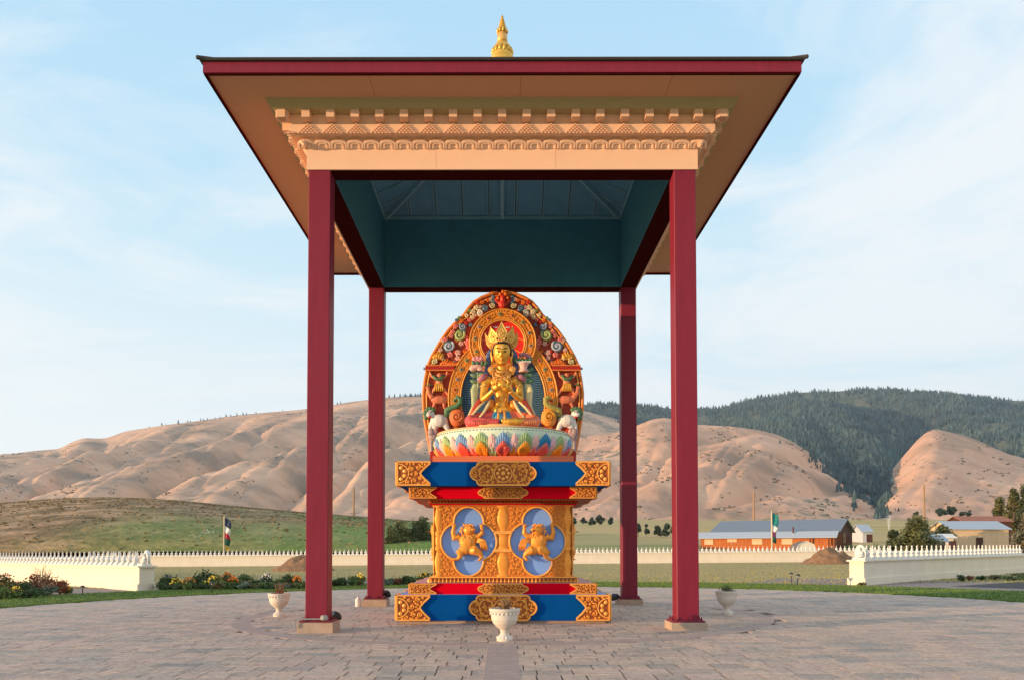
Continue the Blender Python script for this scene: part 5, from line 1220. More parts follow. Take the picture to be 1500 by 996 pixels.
for k, (px, Y, w_, h_, m_) in enumerate([(1392,37.5,10,9,G_dark),(1404,38,8,8,G_rust),(1421,38.5,12,7,G_dark),(1440,39,20,6,G_olive),(1466,38,26,8,G_mid),(1490,37,24,11,G_dark),(1478,40,30,9,G_olive)]):
    shrub('weed_clump', 'low weedy clump beside the right wall, '+('nearest the wall end','reddish','third from the wall end','sparse olive','mid green','at the right edge of the photo','behind the right edge clump')[k], px, 850, Y, w_, h_, m_, 160, cat='plant')
shrub('wall_weed', 'few yellowish weeds at the foot of the right wall end', 1249, 856, 34.0, 14, 4, G_olive, 60, cat='plant')

# ------------------------------------------------------------------ path lights
def path_light(px, Y, hpx, label, lean_=0):
    x = at(px, 0, Y)[0]; t = thing('path_light', label, 'garden light', (x, Y, gz(x))); t.rotation_euler[1] = lean_; h = hpx*Y/F
    MB().tube([(0,0,0),(0,0,h*.72)], .018, 6).build('stake', black_metal, t); MB().lathe([(.045,h*.70),(.05,h*.84)], 10).build('lens', grey_metal, t); MB().lathe([(.115,h*.84),(.10,h*.88),(.03,h*1.0)], 12).build('cap', black_metal, t)
path_light(136, 30.2, 15, 'black path light in front of the left wall'); path_light(321, 31.6, 17, 'black path light at the grass edge below the yellow flowers')
path_light(1149, 37.0, 15, 'black path light standing upright right of the right urn'); path_light(1157, 33.6, 18, 'leaning black path light right of the right urn', .12)

# ------------------------------------------------------------------ flags
def flag(px, Y, ytop, ybot, cols, label, wpx):
    b = at(px, ybot, Y); tp = at(px, ytop, Y); g = gfar(b[0], Y)
    t = thing('prayer_flag', label, 'flag', (b[0], Y, g)); u = Y/F
    MB().lathe([(.10,0),(.075,tp[2]-g),(.02,tp[2]-g+.05)], 8).build('flagpole', bamboo, t)
    n = len(cols); z1 = tp[2]-g-.2
    for i, (c, h0) in enumerate(cols):
        mb = MB(); vs = []; z0 = z1-h0*u
        for j in range(4):
            for k in range(6):
                s = k/5; z = z1+(z0-z1)*j/3; ww = wpx*u*(1-.35*((i+j/3)/n)); vs.append((.08+s*ww*(1+.12*sin(i*2.1+j)), .25*sin(s*5+i+j*.5)*s, z-s*.35*(1+.5*sin(i*1.7))))
        mb.add(vs+[(x, y+.02, z) for x, y, z in vs], [(j*6+k, j*6+k+1, (j+1)*6+k+1, (j+1)*6+k) for j in range(3) for k in range(5)]+[(24+j*6+k, 24+(j+1)*6+k, 24+(j+1)*6+k+1, 24+j*6+k+1) for j in range(3) for k in range(5)])
        mb.build('flag_stripe', c, t); z1 = z0
fb = C('flag_navy', (38,52,84), rough=.8); fw = C('flag_white', (232,228,224), rough=.8); fr_ = C('flag_red', (186,50,62), rough=.8); fg = C('flag_green', (38,92,66), rough=.8); ft_ = C('flag_teal', (28,128,124), rough=.8); fy = C('flag_yellow', (210,170,60), rough=.8); fv = C('flag_purple', (120,40,90), rough=.8)
flag(328, 92.5, 755, 809, [(fb,12),(fw,9),(fr_,9),(fg,10),(fy,5)], 'tall prayer flag in navy, white, red and green on the left pole', 9)
flag(1131, 92.5, 748, 808, [(ft_,17),(fw,9),(fv,9),(fg,8)], 'tall prayer flag in teal, white and purple on the right pole', 8)

# ------------------------------------------------------------------ mounds
def heap(name, label, px, pyb, Y, wpx, hpx, m, rough_=.25, n=40, cat='heap'):
    x = at(px, 0, Y)[0]; u = Y/F; w_, h_ = wpx*u/2, hpx*u; g = gfar(x, Y); vs = []; rnd = random.Random(px)
    sd_ = rnd.uniform(0, 50)
    for j in range(n+1):
        for i in range(n+1):
            a, b = i/n*2-1, j/n*2-1; r = sqrt(a*a+b*b); q = max(0, 1-r)**.8 if r < 1 else 0
            nn = noise.fractal(Vector((a*2.5+sd_, b*2.5, 0)), 1, 2, 5)
            vs.append((a*w_, b*w_*.8, q*h_*(1+rough_*nn)+(.0 if q > 0 else -.06)+nn*.08*h_*(q > 0)))
    o = MB().add(vs, [(j*(n+1)+i, j*(n+1)+i+1, (j+1)*(n+1)+i+1, (j+1)*(n+1)+i) for j in range(n) for i in range(n)]).build(name, m, loc=(x, Y, g-.03), smooth=True)
    tag(o, label, cat); return o
heap_m = mat('dry_heap', (.34,.19,.10), (.16,.085,.045), rough=1, scale=2.2, bump=.9, bscale=9, detail=8)
heap_b = mat('straw_heap', (.46,.27,.13), (.24,.13,.06), rough=1, scale=2.5, bump=.9, bscale=9, detail=8)
heap('soil_heap', 'brown heap of dry soil in front of the far wall left of the right wall', 1205, 827, 78, 84, 25, heap_m, cat='heap')
heap('soil_heap', 'brown soil heap partly hidden by the front left pillar', 452, 834, 66, 92, 24, heap_m)
heap('straw_heap', 'rust coloured dry brush heap behind the far wall on the left', 186, 808, 96, 50, 14, heap_b); heap('straw_heap', 'low straw coloured heap behind the far wall right of the rust coloured one', 258, 808, 97, 34, 8, heap_b)
# tufts on the right heap
# ------------------------------------------------------------------ farm buildings
roof_grey = mat('roof_metal_grey', (.20,.23,.27), (.15,.175,.21), rough=.55, scale=2, stretch=(8,.3,1)); roof_pale = mat('roof_metal_pale', (.40,.45,.50), (.33,.37,.42), rough=.45, scale=2, stretch=(8,.3,1)); rust_roof = mat('roof_rust', (.42,.16,.09), (.28,.10,.06), rough=.8, scale=1.2)
barn_wood = mat('barn_boards', (.42,.12,.03), (.24,.055,.015), rough=.85, scale=2.5, stretch=(2.2,2.2,.25), detail=5, c3=(.55,.20,.06)); dark_wood = mat('weathered_boards', (.11,.045,.03), (.055,.026,.02), rough=.9, scale=2.5, stretch=(2,2,.25)); pale_wood = mat('pale_boards', (.74,.52,.32), (.60,.42,.26), rough=.85, scale=1.2, stretch=(1,1,.2))
YB = 150
p0 = at(1222, 799, YB); g = gfar(p0[0], YB)
barn = thing('barn', 'long red board barn with grey metal roofs and a dark gable end', 'barn', (p0[0], YB, g-.6), radians(-33))
Lb, Wb = 26.0, 18.0
zz = lambda py: at(1222, py, YB)[2]-g+.6
h_e, h_s, h_r = zz(787), zz(777.5), zz(758)
MB().box(-Lb, 0, 2.0, Wb-2, 0, h_e+.5).build('wall', barn_wood, barn)
def prism_roof(name, pts, x0, x1, th, m, par):
    vs = [(x, y, z) for x in (x0, x1) for y, z in pts]+[(x, y, z+th) for x in (x0, x1) for y, z in pts]; n = len(pts)
    fs = []
    for k in range(n-1): fs += [(k, k+1, n+k+1, n+k), (2*n+k, 3*n+k, 3*n+k+1, 2*n+k+1)]
    fs += [(0, n, 3*n, 2*n), (n-1, 3*n-1, 4*n-1, 2*n-1)]
    for k in range(n-1): fs += [(k, 2*n+k, 2*n+k+1, k+1), (n+k, n+k+1, 3*n+k+1, 3*n+k)]
    return MB().add(vs, fs).build(name, m, par)
prism_roof('upper_roof', [(2.9,h_s),(Wb/2+1.2,h_r),(Wb+.4,h_s)], -Lb+1.5, .6, .12, roof_grey, barn)
prism_roof('lower_roof', [(.9,h_e),(2.95,h_s+.02)], -Lb-1, .3, .10, roof_pale, barn)
MB().add([(0,1.4,0),(0,Wb,0),(0,Wb,h_s-.1),(0,Wb/2+1.2,h_r-.12),(0,2.9,h_s-.1),(0,1.4,h_e-.05),(-.3,1.4,0),(-.3,Wb,0),(-.3,Wb,h_s-.1),(-.3,Wb/2+1.2,h_r-.12),(-.3,2.9,h_s-.1),(-.3,1.4,h_e-.05)], [(0,1,2,3,4,5),(11,10,9,8,7,6),(0,6,7,1),(5,11,6,0),(2,1,7,8),(3,2,8,9),(4,3,9,10),(5,4,10,11)]).build('gable_wall', dark_wood, barn)
q = MB().box(.0,.08,Wb/2,Wb/2+1.3,2.4,4.2).build('gable_window', black_metal, barn); MB().box(.02,.12,Wb/2-.1,Wb/2,2.3,4.3).box(.02,.12,Wb/2+1.3,Wb/2+1.4,2.3,4.3).build('window_frame', pale_wood, q)
for k, (a, b) in enumerate(((-25.2,-23.4),(-20.5,-18.6),(-15.6,-13.6),(-9.9,-7.9))):
    q = MB().box(a, b, 1.93, 2.0, h_e-1.1+(.4 if k == 1 else -.1), h_e-.12).build('window', pale_wood, barn)
    MB().box((a+b)/2-.03, (a+b)/2+.03, 1.88, 1.935, h_e-1.1, h_e-.16).build('glazing_bar', white_paint, q)
for x in (-1.2, -4.5): MB().box(x-.1, x+.1, 1.3, 1.5, 0, h_e).build('porch_post', dark_wood, barn)
pp = at(1161, 784, YB-1.2); MB().tube([(-7.8,2.2,h_e+.3),(-7.8,2.2,h_e+2.1)], .16, 8).build('stove_pipe', C('pipe_rust', (92,52,56)), barn); MB().tube([(-7.8,2.2,h_e+.3),(-7.8,2.2,h_e+.9)], .18, 8).build('pipe_collar', white_paint, barn)
def shed(label, px0, px1, ybase, yeave, yridge, Y, wallm, roofm, depth, rz=0, name='shed', end=None, boards=True):
    a, b = at(px0, ybase, Y), at(px1, ybase, Y); g = gfar(a[0], Y)-.15; L_ = b[0]-a[0]
    t = thing(name, label, 'shed', (a[0], Y, g), rz); ze = at(px0, yeave, Y)[2]-g; zr = at(px0, yridge, Y)[2]-g
    MB().add([(0,0,0),(L_,0,0),(L_,depth,0),(0,depth,0),(0,0,ze),(L_,0,ze),(L_,depth,ze),(0,depth,ze),(0,depth/2,zr-.1),(L_,depth/2,zr-.1)], [(0,1,5,4),(1,2,6,9,5),(2,3,7,6),(3,0,4,8,7),(0,3,2,1)]).build('wall', wallm, t)
    prism_roof('roof', [(-.4,ze-.05),(depth/2,zr),(depth+.4,ze-.05)], -.5, L_+.5, .12, roofm, t)
    q = MB().box(L_*.42, L_*.42+1.4, -.06, 0, .2, min(2.3, ze*.8)).build('door', dark_wood if wallm is not dark_wood else pale_wood, t)
    MB().box(L_*.42+1.1, L_*.42+1.2, -.12, -.05, 1.0, 1.15).build('handle', grey_metal, q); return t
shed('long cream shed with a pale blue metal roof on the right', 1395, 1478, 800, 775, 762.5, 165, pale_wood, roof_pale, 9, name='cream_shed')
shed('rusty roofed building behind the cream shed', 1412, 1482, 790, 763.5, 755.5, 185, dark_wood, rust_roof, 7, name='rusty_shed')
shed('small grey hut with a pale roof left of the cream shed', 1366, 1388, 803, 793, 783, 125, C('hut_grey', (120,112,104)), roof_pale, 2.6, rz=radians(12), name='hut')
shed('tiny cream outbuilding between the hut and the cream shed', 1384, 1397, 795, 787.5, 782, 150, cream_wall, white_paint, 3, name='outbuilding')
shed('pale blue roofed lean-to behind the barn gable', 1264, 1277, 790, 779, 768, 195, C('leanto_white', (200,200,205)), roof_pale, 6, name='lean_to')
# gambrel hut at the far wall
a = at(1181, 808, 93.5); gh = thing('gambrel_hut', 'cream hut with a rounded barn roof just behind the far wall', 'hut', (a[0], 93.5, gfar(a[0], 93.5)))
u = 93.5/F; pl = [(-14*u,0),(-14*u,1.35),(-10.5*u,1.95),(0,2.30),(10.5*u,1.95),(14*u,1.35),(14*u,0)]; plate('front', [pl], .1, cream_wall, gh)
plate('body', [[(x*.99, z*.99) for x, z in pl]], 2.4, C('hut_roof', (110,100,92)), gh).location = (0, 2.4, 0)
q = plate('door', [[(-5*u,.3),(-5*u,1.5),(5*u,1.5),(5*u,.3)]], .05, white_paint, gh); q.location = (0,-.1,0)
MB().tube([(x, -.12, z) for x, z in pl], .05, 4).build('trim', white_paint, gh)
# utility poles
def upole(px, ytop, ybot, Y, label, kit=True):
    b = at(px, ybot, Y); tp = at(px, ytop, Y); g = gfar(b[0], Y)
    t = thing('utility_pole', label, 'utility pole', (b[0], Y, g-.1)); H = tp[2]-g; k = Y/F
    MB().tube([(0,0,0),(0,0,H)], [1.7*k,1.25*k], 8).build('pole', wood_pole, t)
    MB().tube([(-2.2*k,0,H*.93),(2.2*k,0,H*.93)], .5*k, 6).build('crossarm', wood_pole, t)
    if kit: MB().lathe([(1.5*k,0),(1.6*k,5*k),(1.1*k,6.5*k)], 10, (3*k,0,H*.72)).build('transformer', grey_metal, t)
    MB().lathe([(.5*k,0),(.6*k,1.5*k),(.3*k,2*k)], 6, (0,0,H-.2*k)).build('insulator', grey_metal, t)
upole(1354.5, 708, 785, 170, 'tall wooden utility pole with a transformer right of the barn')
upole(1104.5, 719, 770, 230, 'thin wooden utility pole rising behind the barn roof', False)
upole(518, 713, 768, 250, 'thin wooden utility pole on the mound between the left pillars', False)

# ------------------------------------------------------------------ trees
bark = mat('bark', (.16,.11,.075), (.08,.055,.04), rough=.95, scale=6, stretch=(3,3,.5), bump=.3)
def tree(name, label, px, pyb, pyt, wpx, Y, m, n=1500, clumps=16, size=None, group=None, narrow=False, gg=None, fat=1.0):
    n = int(n*3.0); wpx *= fat
    rnd = random.Random(int(px*3+pyt)); x = at(px, 0, Y)[0]; g = gfar(x, Y)-.1 if gg is None else gg; zt_ = at(px, pyt, Y)[2]-g; u = Y/F; R = wpx*u/2; H = zt_
    t = thing(name, label, 'tree', (x, Y, g), group=group)
    tr = MB(); tr.tube([(0,0,0), (R*.05,0,H*.3), (-R*.03,R*.04,H*.6), (0,0,H*.9)], [H*.030,H*.022,H*.013,H*.004], 7)
    crn = MB(); per = n//clumps
    for k in range(clumps):
        h = rnd.uniform(.16, .93); a = rnd.uniform(0, 6.28); wr = (sin(min(1, h*1.15+.1)*pi)**.6 if not narrow else sin(min(1, h+.12)*pi)**.5)
        q = R*wr*rnd.uniform(.25,.72); c = Vector((q*cos(a), q*sin(a), H*h)); tr.tube([(0,0,H*h*.55), c*.6+Vector((0,0,H*h*.25)), c], [H*.010,H*.006,H*.002], 4)
        s = R*rnd.uniform(.26,.42); crown(crn, per, c, (s*1.25, s*1.25, s*(1.6 if narrow else 1.15)), size or 1.9*u, rnd, shell=.2)
    crn.build('crown', m, t); tr.build('trunk', bark, t); return t
T_pop = leafmat('poplar_leaf', (.21,.19,.06), (.09,.095,.03), scale=.5); T_dark = leafmat('dark_tree_leaf', (.11,.125,.04), (.05,.065,.025), scale=.5); T_ol = leafmat('willow_leaf', (.19,.18,.05), (.075,.085,.025), scale=.6); T_far = leafmat('far_tree_leaf', (.075,.10,.055), (.04,.06,.04), scale=.2); T_pk = leafmat('flowering_leaf', (.30,.22,.13), (.10,.11,.05), scale=.6)
tree('poplar', 'round topped poplar left in the clump at the right edge', 1449, 770, 727, 26, 215, T_pop, 2200, 22)
tree('poplar', 'slender tall poplar in the middle of the clump at the right edge', 1469, 772, 714, 24, 210, T_pop, 2200, 22, narrow=True)
tree('poplar', 'tallest dense poplar of the clump at the right edge', 1488, 772, 703, 34, 205, T_dark, 3200, 28, narrow=True)
tree('poplar', 'poplar cut off by the right edge of the photo', 1507, 772, 706, 36, 208, T_pop, 2600, 24, narrow=True)
tree('willow_bush', 'large rounded olive bush left of the grey hut', 1330, 803, 762, 66, 122, T_ol, 4200, 34)
tree('willow_bush', 'smaller dark bush joined to the large olive bush on its left', 1296, 803, 778, 34, 126, T_dark, 1600, 18)
tree('willow_bush', 'low dark bush between the large olive bush and the hut', 1366, 795, 771, 40, 160, T_dark, 1500, 18)
tree('flowering_shrub', 'big pale tipped leafy shrub at the right edge beyond the wall', 1492, 806, 752, 54, 96, T_pk, 3600, 32)
for k, (px, pt, w_, m_, lb) in enumerate([(577,768,24,T_ol,'leftmost thin olive young tree of the row behind the far wall'),(588,761,22,T_ol,'second young tree of the row behind the far wall'),(598,772,18,T_pop,'short pale young tree in the row behind the far wall'),(609,758,22,T_dark,'dark tall young tree of the row behind the far wall'),(621,757,26,T_dark,'darkest young tree beside the throne'),(633,774,20,T_dark,'low young tree half hidden by the throne')]):
    tree('young_tree', lb, px, 808, pt, w_, 97+k*.6, m_, 1100, 16, narrow=True, fat=1.35)
for k in range(9):
    px = 1215+k*11; shrub('hedge_bush', ['dark','green','tall dark','low','olive','bushy','spreading','dense','end'][k]+' farmyard shrub number in the row behind the wall end, right of the barn'.replace(' number',''), px, 800, 128+k*2, 20, (12,14,17,12,15,18,13,15,12)[k], (G_dark,G_mid)[k % 2], 260, cat='shrub', zg=gfar(at(px,0,128)[0], 128)-.1, size=.22)
for k in range(6):
    px = 1392+k*20; shrub('yard_bush', ['leftmost','second','third','fourth','fifth','rightmost'][k]+' leafy green bush in front of the cream shed', px, 800, 112+k, 28, (9,11,13,14,13,12)[k], (G_mid,G_dark)[k % 2], 420, cat='shrub', zg=gfar(at(px,0,112)[0], 112)-.1, size=.2)
for k in range(22):
    px = 1022+k*9; shrub('fence_weed', 'tall dry weed clump between the far wall and the barn', px, 800, 118, 14, 4+1.5*((k*7) % 3), (G_olive, G_rust)[k % 2], 120, cat='weed', zg=gfar(at(px,0,118)[0], 118)-.1, size=.16, group='weeds in front of the barn')
for k, (px, y0, y1, w_, Y) in enumerate([(838,768,757,12,420),(852,768,758,11,420),(864,768,758,14,415),(875,768,755,16,410),(892,768,758,13,420),(942,784,768,12,240),(958,785,772,18,238),(972,785,768,20,235),(984,785,766,18,232),(930,786,765,14,240),(1376,751,741,13,600),(1382,752,744,18,600),(1396,755,747,12,600),(1406,757,747,10,600),(1365,753,746,20,600),(1292,753,748,6,600),(1330,753,750,10,600)]):
    tree('field_tree', ['leftmost round dark tree','second round tree','third round tree','broad round tree','separate round tree','left shrubby tree','low shrubby tree','wide shrubby tree','right shrubby tree','pointed shrubby tree','tall lone tree','spreading tree','small tree','smallest dark tree','low spreading tree','tiny lone tree','flat bush'][k]+(' in the distant row right of the throne' if k < 5 else ' between the right pillars' if k < 10 else ' at the foot of the right golden hill'), px, y0, y1, w_, Y, T_far, 420, 9, size=w_*Y/F*.09, gg=at(px, y0, Y)[2])

# ------------------------------------------------------------------ water from the lawn sprinklers
spray_m = bpy.data.materials.new('water_droplets'); spray_m.use_nodes = True; spray_m.node_tree.nodes['Principled BSDF'].inputs['Base Color'].default_value = (.9,.93,.95,1); spray_m.node_tree.nodes['Principled BSDF'].inputs['Roughness'].default_value = .2
def spray(label, px0, py0, px1, py1, Y, n, sag, thick):
    a, b = at(px0, py0, Y), at(px1, py1, Y); rnd = random.Random(int(px0)); mb = MB()
    for i in range(n):
        t = rnd.random()**.8; p = a.lerp(b, t)+Vector((0,0,sag*4*t*(1-t)))+Vector((rnd.gauss(0,1), rnd.gauss(0,1)*2, rnd.gauss(0,1)-.6*t*abs(rnd.gauss(0,1))*2))*thick*(.12+t); s = rnd.uniform(.022,.05)
        mb.add([p+Vector((-s,0,0)), p+Vector((s,0,0)), p+Vector((0,0,s*1.8)), p+Vector((0,s,0))], [(0,1,2),(0,3,1),(1,3,2),(0,2,3)])
    tag(mb.build('water_spray', spray_m, kind='stuff'), label, 'water')
spray('sprinkler jet at the left edge of the green mound', 47, 808, -6, 786, 100, 2600, .5, .30)
spray('short thick sprinkler jet left of the navy prayer flag', 270, 812, 281, 800, 98, 900, 0, .12)
spray('sprinkler mist left of the navy prayer flag', 284, 806, 296, 793, 99, 1300, .2, .6)
spray('long sprinkler jet behind the navy prayer flag', 362, 808, 300, 782, 101, 3000, .3, .25)
spray('distant upright sprinkler plume right of the barn', 1302, 776, 1302, 752, 330, 1200, 0, .5)

# ------------------------------------------------------------------ mound and hills
def interp(pts, x):
    if x <= pts[0][0]: return pts[0][1]
    for (x0, y0), (x1, y1) in zip(pts[:-1], pts[1:]):
        if x <= x1:
            t = (x-x0)/(x1-x0); return y0+(y1-y0)*t
    return pts[-1][1]
def smooth_interp(pts, x, r=10): return sum(interp(pts, x+k*r) for k in (-1.5,-.75,0,.75,1.5))/5
def hill(name, sil, foot, Df, Dc, m, nx, ny, spurs=(), prof=.8, x0=None, x1=None, edge=0, back=.35, rough_=1.0, seed=0):
    """hillside from a foot line at distance Df up to the crest at distance Dc, with spurs and gullies"""
    x0 = sil[0][0] if x0 is None else x0; x1 = sil[-1][0] if x1 is None else x1
    df = Df if callable(Df) else (lambda p: Df); dc = Dc if callable(Dc) else (lambda p: Dc)
    vs = []; H = {}; nb = 8
    for j in range(ny+nb+1):
        for i in range(nx+1):
            px = x0+(x1-x0)*i/nx; t = min(1, j/ny); d_ = df(px)+(dc(px)-df(px))*t
            pf, ps = smooth_interp(foot, px), smooth_interp(sil, px, 4)
            # rise measured in heights, so that the crest keeps its outline
            zf = at(px, pf, df(px))[2]; zc_ = at(px, ps, dc(px))[2]; e = t**prof
            z = zf+(zc_-zf)*e
            for (amp, lam, skew, ph, warp) in spurs:
                u = (px/lam)+skew*t+ph+warp*noise.noise(Vector((px/lam*.6+seed, t*2.2, ph)))
                rdg = abs(sin(pi*u))**.8                     # rounded crests, sharp gullies
                mod = .55+.9*noise.noise(Vector((px/lam*.5+skew*t*.5+seed, ph+t, 3)))
                z += amp*mod*(rdg-.6)*(sin(min(1, t*1.02)*pi)**.75)
            wx = d_*(px-PX0)/F
            z += rough_*noise.fractal(Vector((wx/130+seed, d_/150, seed)), 1, 2.1, 6)*9*(sin(t*pi)**.5 if t < 1 else 0)
            z += rough_*noise.fractal(Vector((wx/22, d_/40, seed)), 1, 2.1, 3)*1.2*(1 if t < 1 else .4)
            if j > ny: b_ = (j-ny)/nb; d_ = dc(px)*(1+back*b_); z = zc_-b_*b_*(zc_-zf)*.9*(1 if zc_ > zf else 0)
            p = at(px, 800, d_); vs.append((p[0], p[1], z)); H[(i, j)] = len(vs)-1
    n = nx+1
    o = MB().add(vs, [(j*n+i, j*n+i+1, (j+1)*n+i+1, (j+1)*n+i) for j in range(ny+nb) for i in range(nx)]).build(name, m, smooth=True)
    o['kind'] = 'structure'; return o, vs, n
grass_hill = mat('dry_hill_grass', (.58,.34,.21), (.30,.205,.14), rough=1, scale=.006, pos='WORLD', detail=12, bump=.5, bscale=.05, bdist=4, c3=(.74,.44,.27), contrast=.15)
golden_hill = mat('golden_hill_grass', (.64,.35,.215), (.36,.22,.14), rough=1, scale=.006, pos='WORLD', detail=12, bump=.4, bscale=.06, bdist=3, c3=(.78,.44,.27), contrast=.15)
def speckle(m, sc, thr, colr):
    """scattered sagebrush and scree on a hill material"""
    t = m.node_tree; b = t.nodes['Principled BSDF']; src = b.inputs['Base Color'].links[0].from_socket
    g = t.nodes.new('ShaderNodeNewGeometry'); n = t.nodes.new('ShaderNodeTexNoise'); n.inputs['Scale'].default_value = sc; n.inputs['Detail'].default_value = 3; t.links.new(g.outputs['Position'], n.inputs[0])
    n2 = t.nodes.new('ShaderNodeTexNoise'); n2.inputs['Scale'].default_value = sc*.07; n2.inputs['Detail'].default_value = 3; t.links.new(g.outputs['Position'], n2.inputs[0])
    mu = t.nodes.new('ShaderNodeMath'); mu.operation = 'MULTIPLY'; t.links.new(n.outputs[0], mu.inputs[0]); t.links.new(n2.outputs[0], mu.inputs[1])
    r = ramp(t, mu.outputs[0], [(thr, (0,0,0)), (thr+.05, (1,1,1))]); mx = t.nodes.new('ShaderNodeMix'); mx.data_type = 'RGBA'
    t.links.new(r.outputs[0], mx.inputs[0]); t.links.new(src, mx.inputs[6]); mx.inputs[7].default_value = (*colr, 1); t.links.new(mx.outputs[2], b.inputs['Base Color'])
speckle(grass_hill, .045, .33, (.26,.20,.14)); speckle(golden_hill, .05, .34, (.28,.22,.13))
forest_floor = mat('forest_floor', (.16,.15,.095), (.07,.085,.055), rough=1, scale=.02, pos='WORLD')
# near mound: greener towards the right
mound_m = mat('mound_grass', (.30,.175,.08), (.16,.105,.045), rough=1, scale=.35, pos='WORLD', detail=12, stretch=(.5,.35,2.2), c3=(.48,.28,.15), bump=1, bscale=1.5, bdist=.5, contrast=.12)
t_ = mound_m.node_tree; b_ = t_.nodes['Principled BSDF']; src_ = b_.inputs['Base Color'].links[0].from_socket
g_ = t_.nodes.new('ShaderNodeNewGeometry'); sp_ = t_.nodes.new('ShaderNodeSeparateXYZ'); t_.links.new(g_.outputs['Position'], sp_.inputs[0])
nn_ = t_.nodes.new('ShaderNodeTexNoise'); nn_.inputs['Scale'].default_value = .035; nn_.inputs['Detail'].default_value = 6; t_.links.new(g_.outputs['Position'], nn_.inputs[0])
mr_ = t_.nodes.new('ShaderNodeMapRange'); mr_.inputs[1].default_value = -66; mr_.inputs[2].default_value = 30; t_.links.new(sp_.outputs[0], mr_.inputs[0])
ad_ = t_.nodes.new('ShaderNodeMath'); ad_.operation = 'ADD'; t_.links.new(mr_.outputs[0], ad_.inputs[0]); t_.links.new(nn_.outputs[0], ad_.inputs[1])
rr_ = ramp(t_, ad_.outputs[0], [(.60, (0,0,0)), (1.0, (.9,.9,.9))]); mx_ = t_.nodes.new('ShaderNodeMix'); mx_.data_type = 'RGBA'
t_.links.new(rr_.outputs[0], mx_.inputs[0]); t_.links.new(src_, mx_.inputs[6]); mx_.inputs[7].default_value = (.15,.235,.045,1); t_.links.new(mx_.outputs[2], b_.inputs['Base Color'])
MO, vM, nM = hill('mound', [(-700,760),(-300,742),(0,735.5),(90,729),(150,727.5),(210,729),(260,732),(350,741),(450,750),(540,757),(600,762),(650,766),(720,776),(790,790),(820,798)], [(-700,812),(820,806)], 93, lambda p: 235, mound_m, 240, 70, prof=.62, rough_=.10, seed=2)
# left grass hills
left_sil = [(-700,690),(-300,676),(0,665),(28,663),(45,660),(85,657),(100,648),(120,641),(150,642),(165,637),(182,631),(205,627.5),(240,622),(290,616),(335,609),(380,604.5),(430,600.5),(470,596),(510,588.5),(540,585),(575,581),(600,580.5),(640,580),(700,582),(780,590),(850,600),(900,612),(980,640)]
L1, v1, n1 = hill('grass_hills', left_sil, [(-700,768),(0,766),(500,766),(980,764)], 1050, lambda p: 3000, grass_hill, 420, 130, spurs=((88,210,-1.9,.1,.55),(34,88,-4.2,.3,.8),(12,36,-8,.7,.9)), prof=1.22, seed=5)
# forested mountain
for_sil = [(430,640),(560,590),(600,579),(640,579),(700,584),(780,590),(820,594),(855,593),(880,591),(915,592),(945,594.5),(975,597),(1000,600),(1023,600),(1060,597),(1085,590),(1110,583),(1150,578),(1180,574),(1215,574),(1250,571),(1285,570),(1310,571),(1350,574),(1400,577),(1440,582),(1470,585),(1500,587),(1600,592),(1900,600),(2300,640)]
FF, vF, nF = hill('forested_mountain', for_sil, [(430,745),(1290,742),(2300,745)], 1700, lambda p: 3900, forest_floor, 360, 110, spurs=((120,300,.9,.2,.5),(45,120,1.6,.4,.6)), prof=1.15, seed=9)
# golden spurs in front
mid_sil = [(520,752),(600,715),(680,685),(760,662),(820,648),(852,641),(880,635),(905,633),(925,627),(945,618),(960,613),(975,611.5),(990,614),(1010,621),(1040,622.5),(1080,625),(1110,629),(1140,636),(1165,647),(1190,664),(1215,684),(1240,704),(1262,719),(1285,731),(1310,741),(1345,752)]
G1, vG1, nG1 = hill('golden_hill', mid_sil, [(520,766),(1345,764)], 950, lambda p: 1750, golden_hill, 340, 100, spurs=((56,210,-1.7,.35,.5),(11,75,-2.8,.1,.6),(3,30,-5,.5,.9)), prof=1.15, seed=14)
r_sil = [(1284,748),(1289,726),(1294,710),(1302,696),(1314,681),(1328,665),(1341,650),(1353,638),(1364,630),(1374,627.5),(1388,631),(1405,635),(1430,642),(1455,654),(1480,665),(1510,672),(1560,682),(1700,705),(1900,735),(2100,752)]
G2, vG2, nG2 = hill('golden_spur', r_sil, [(1284,764),(2100,766)], 980, lambda p: 1700, golden_hill, 260, 90, spurs=((16,170,-1.0,.2,.5),(6,55,-2,.1,.6),(2,24,-4,.6,.9)), prof=1.12, seed=23)

# conifers: each a small tapering tree of two ragged tiers, joined because they read as one forest
import numpy as np
rf = random.Random(31)
def forest(name, label, pts, m, hmin, hmax):
    V, Fc, T = [], [], []
    for (x, y, z) in pts:
        h = rf.uniform(hmin, hmax)*(.7 if rf.random() < .3 else 1); w = h*rf.uniform(.18,.30); a0 = rf.uniform(0, 2); i = len(V)
        for (zb2, zt2, ww) in ((.05,.62,1),(.38,1.0,.68)):
            k = len(V)
            for q in range(5): a = a0+q*1.2566; V.append((x+w*ww*cos(a), y+w*ww*sin(a), z+h*zb2))
            V.append((x, y, z+h*zt2)); Fc += [(k+q, k+(q+1)%5, k+5) for q in range(5)]
        T += [rf.random()*.999]*10
    o = MB(); o.v = V; o.f = Fc; o = o.build(name, m, kind='stuff'); at__ = o.data.attributes.new('tone', 'FLOAT', 'FACE'); at__.data.foreach_set('value', T); tag(o, label, 'forest'); return o
conifer = mat('conifer', (.060,.105,.110), (.028,.056,.066), rough=1, scale=.008, pos='WORLD', detail=8, c3=(.085,.12,.10), contrast=.16, rnd=.45)
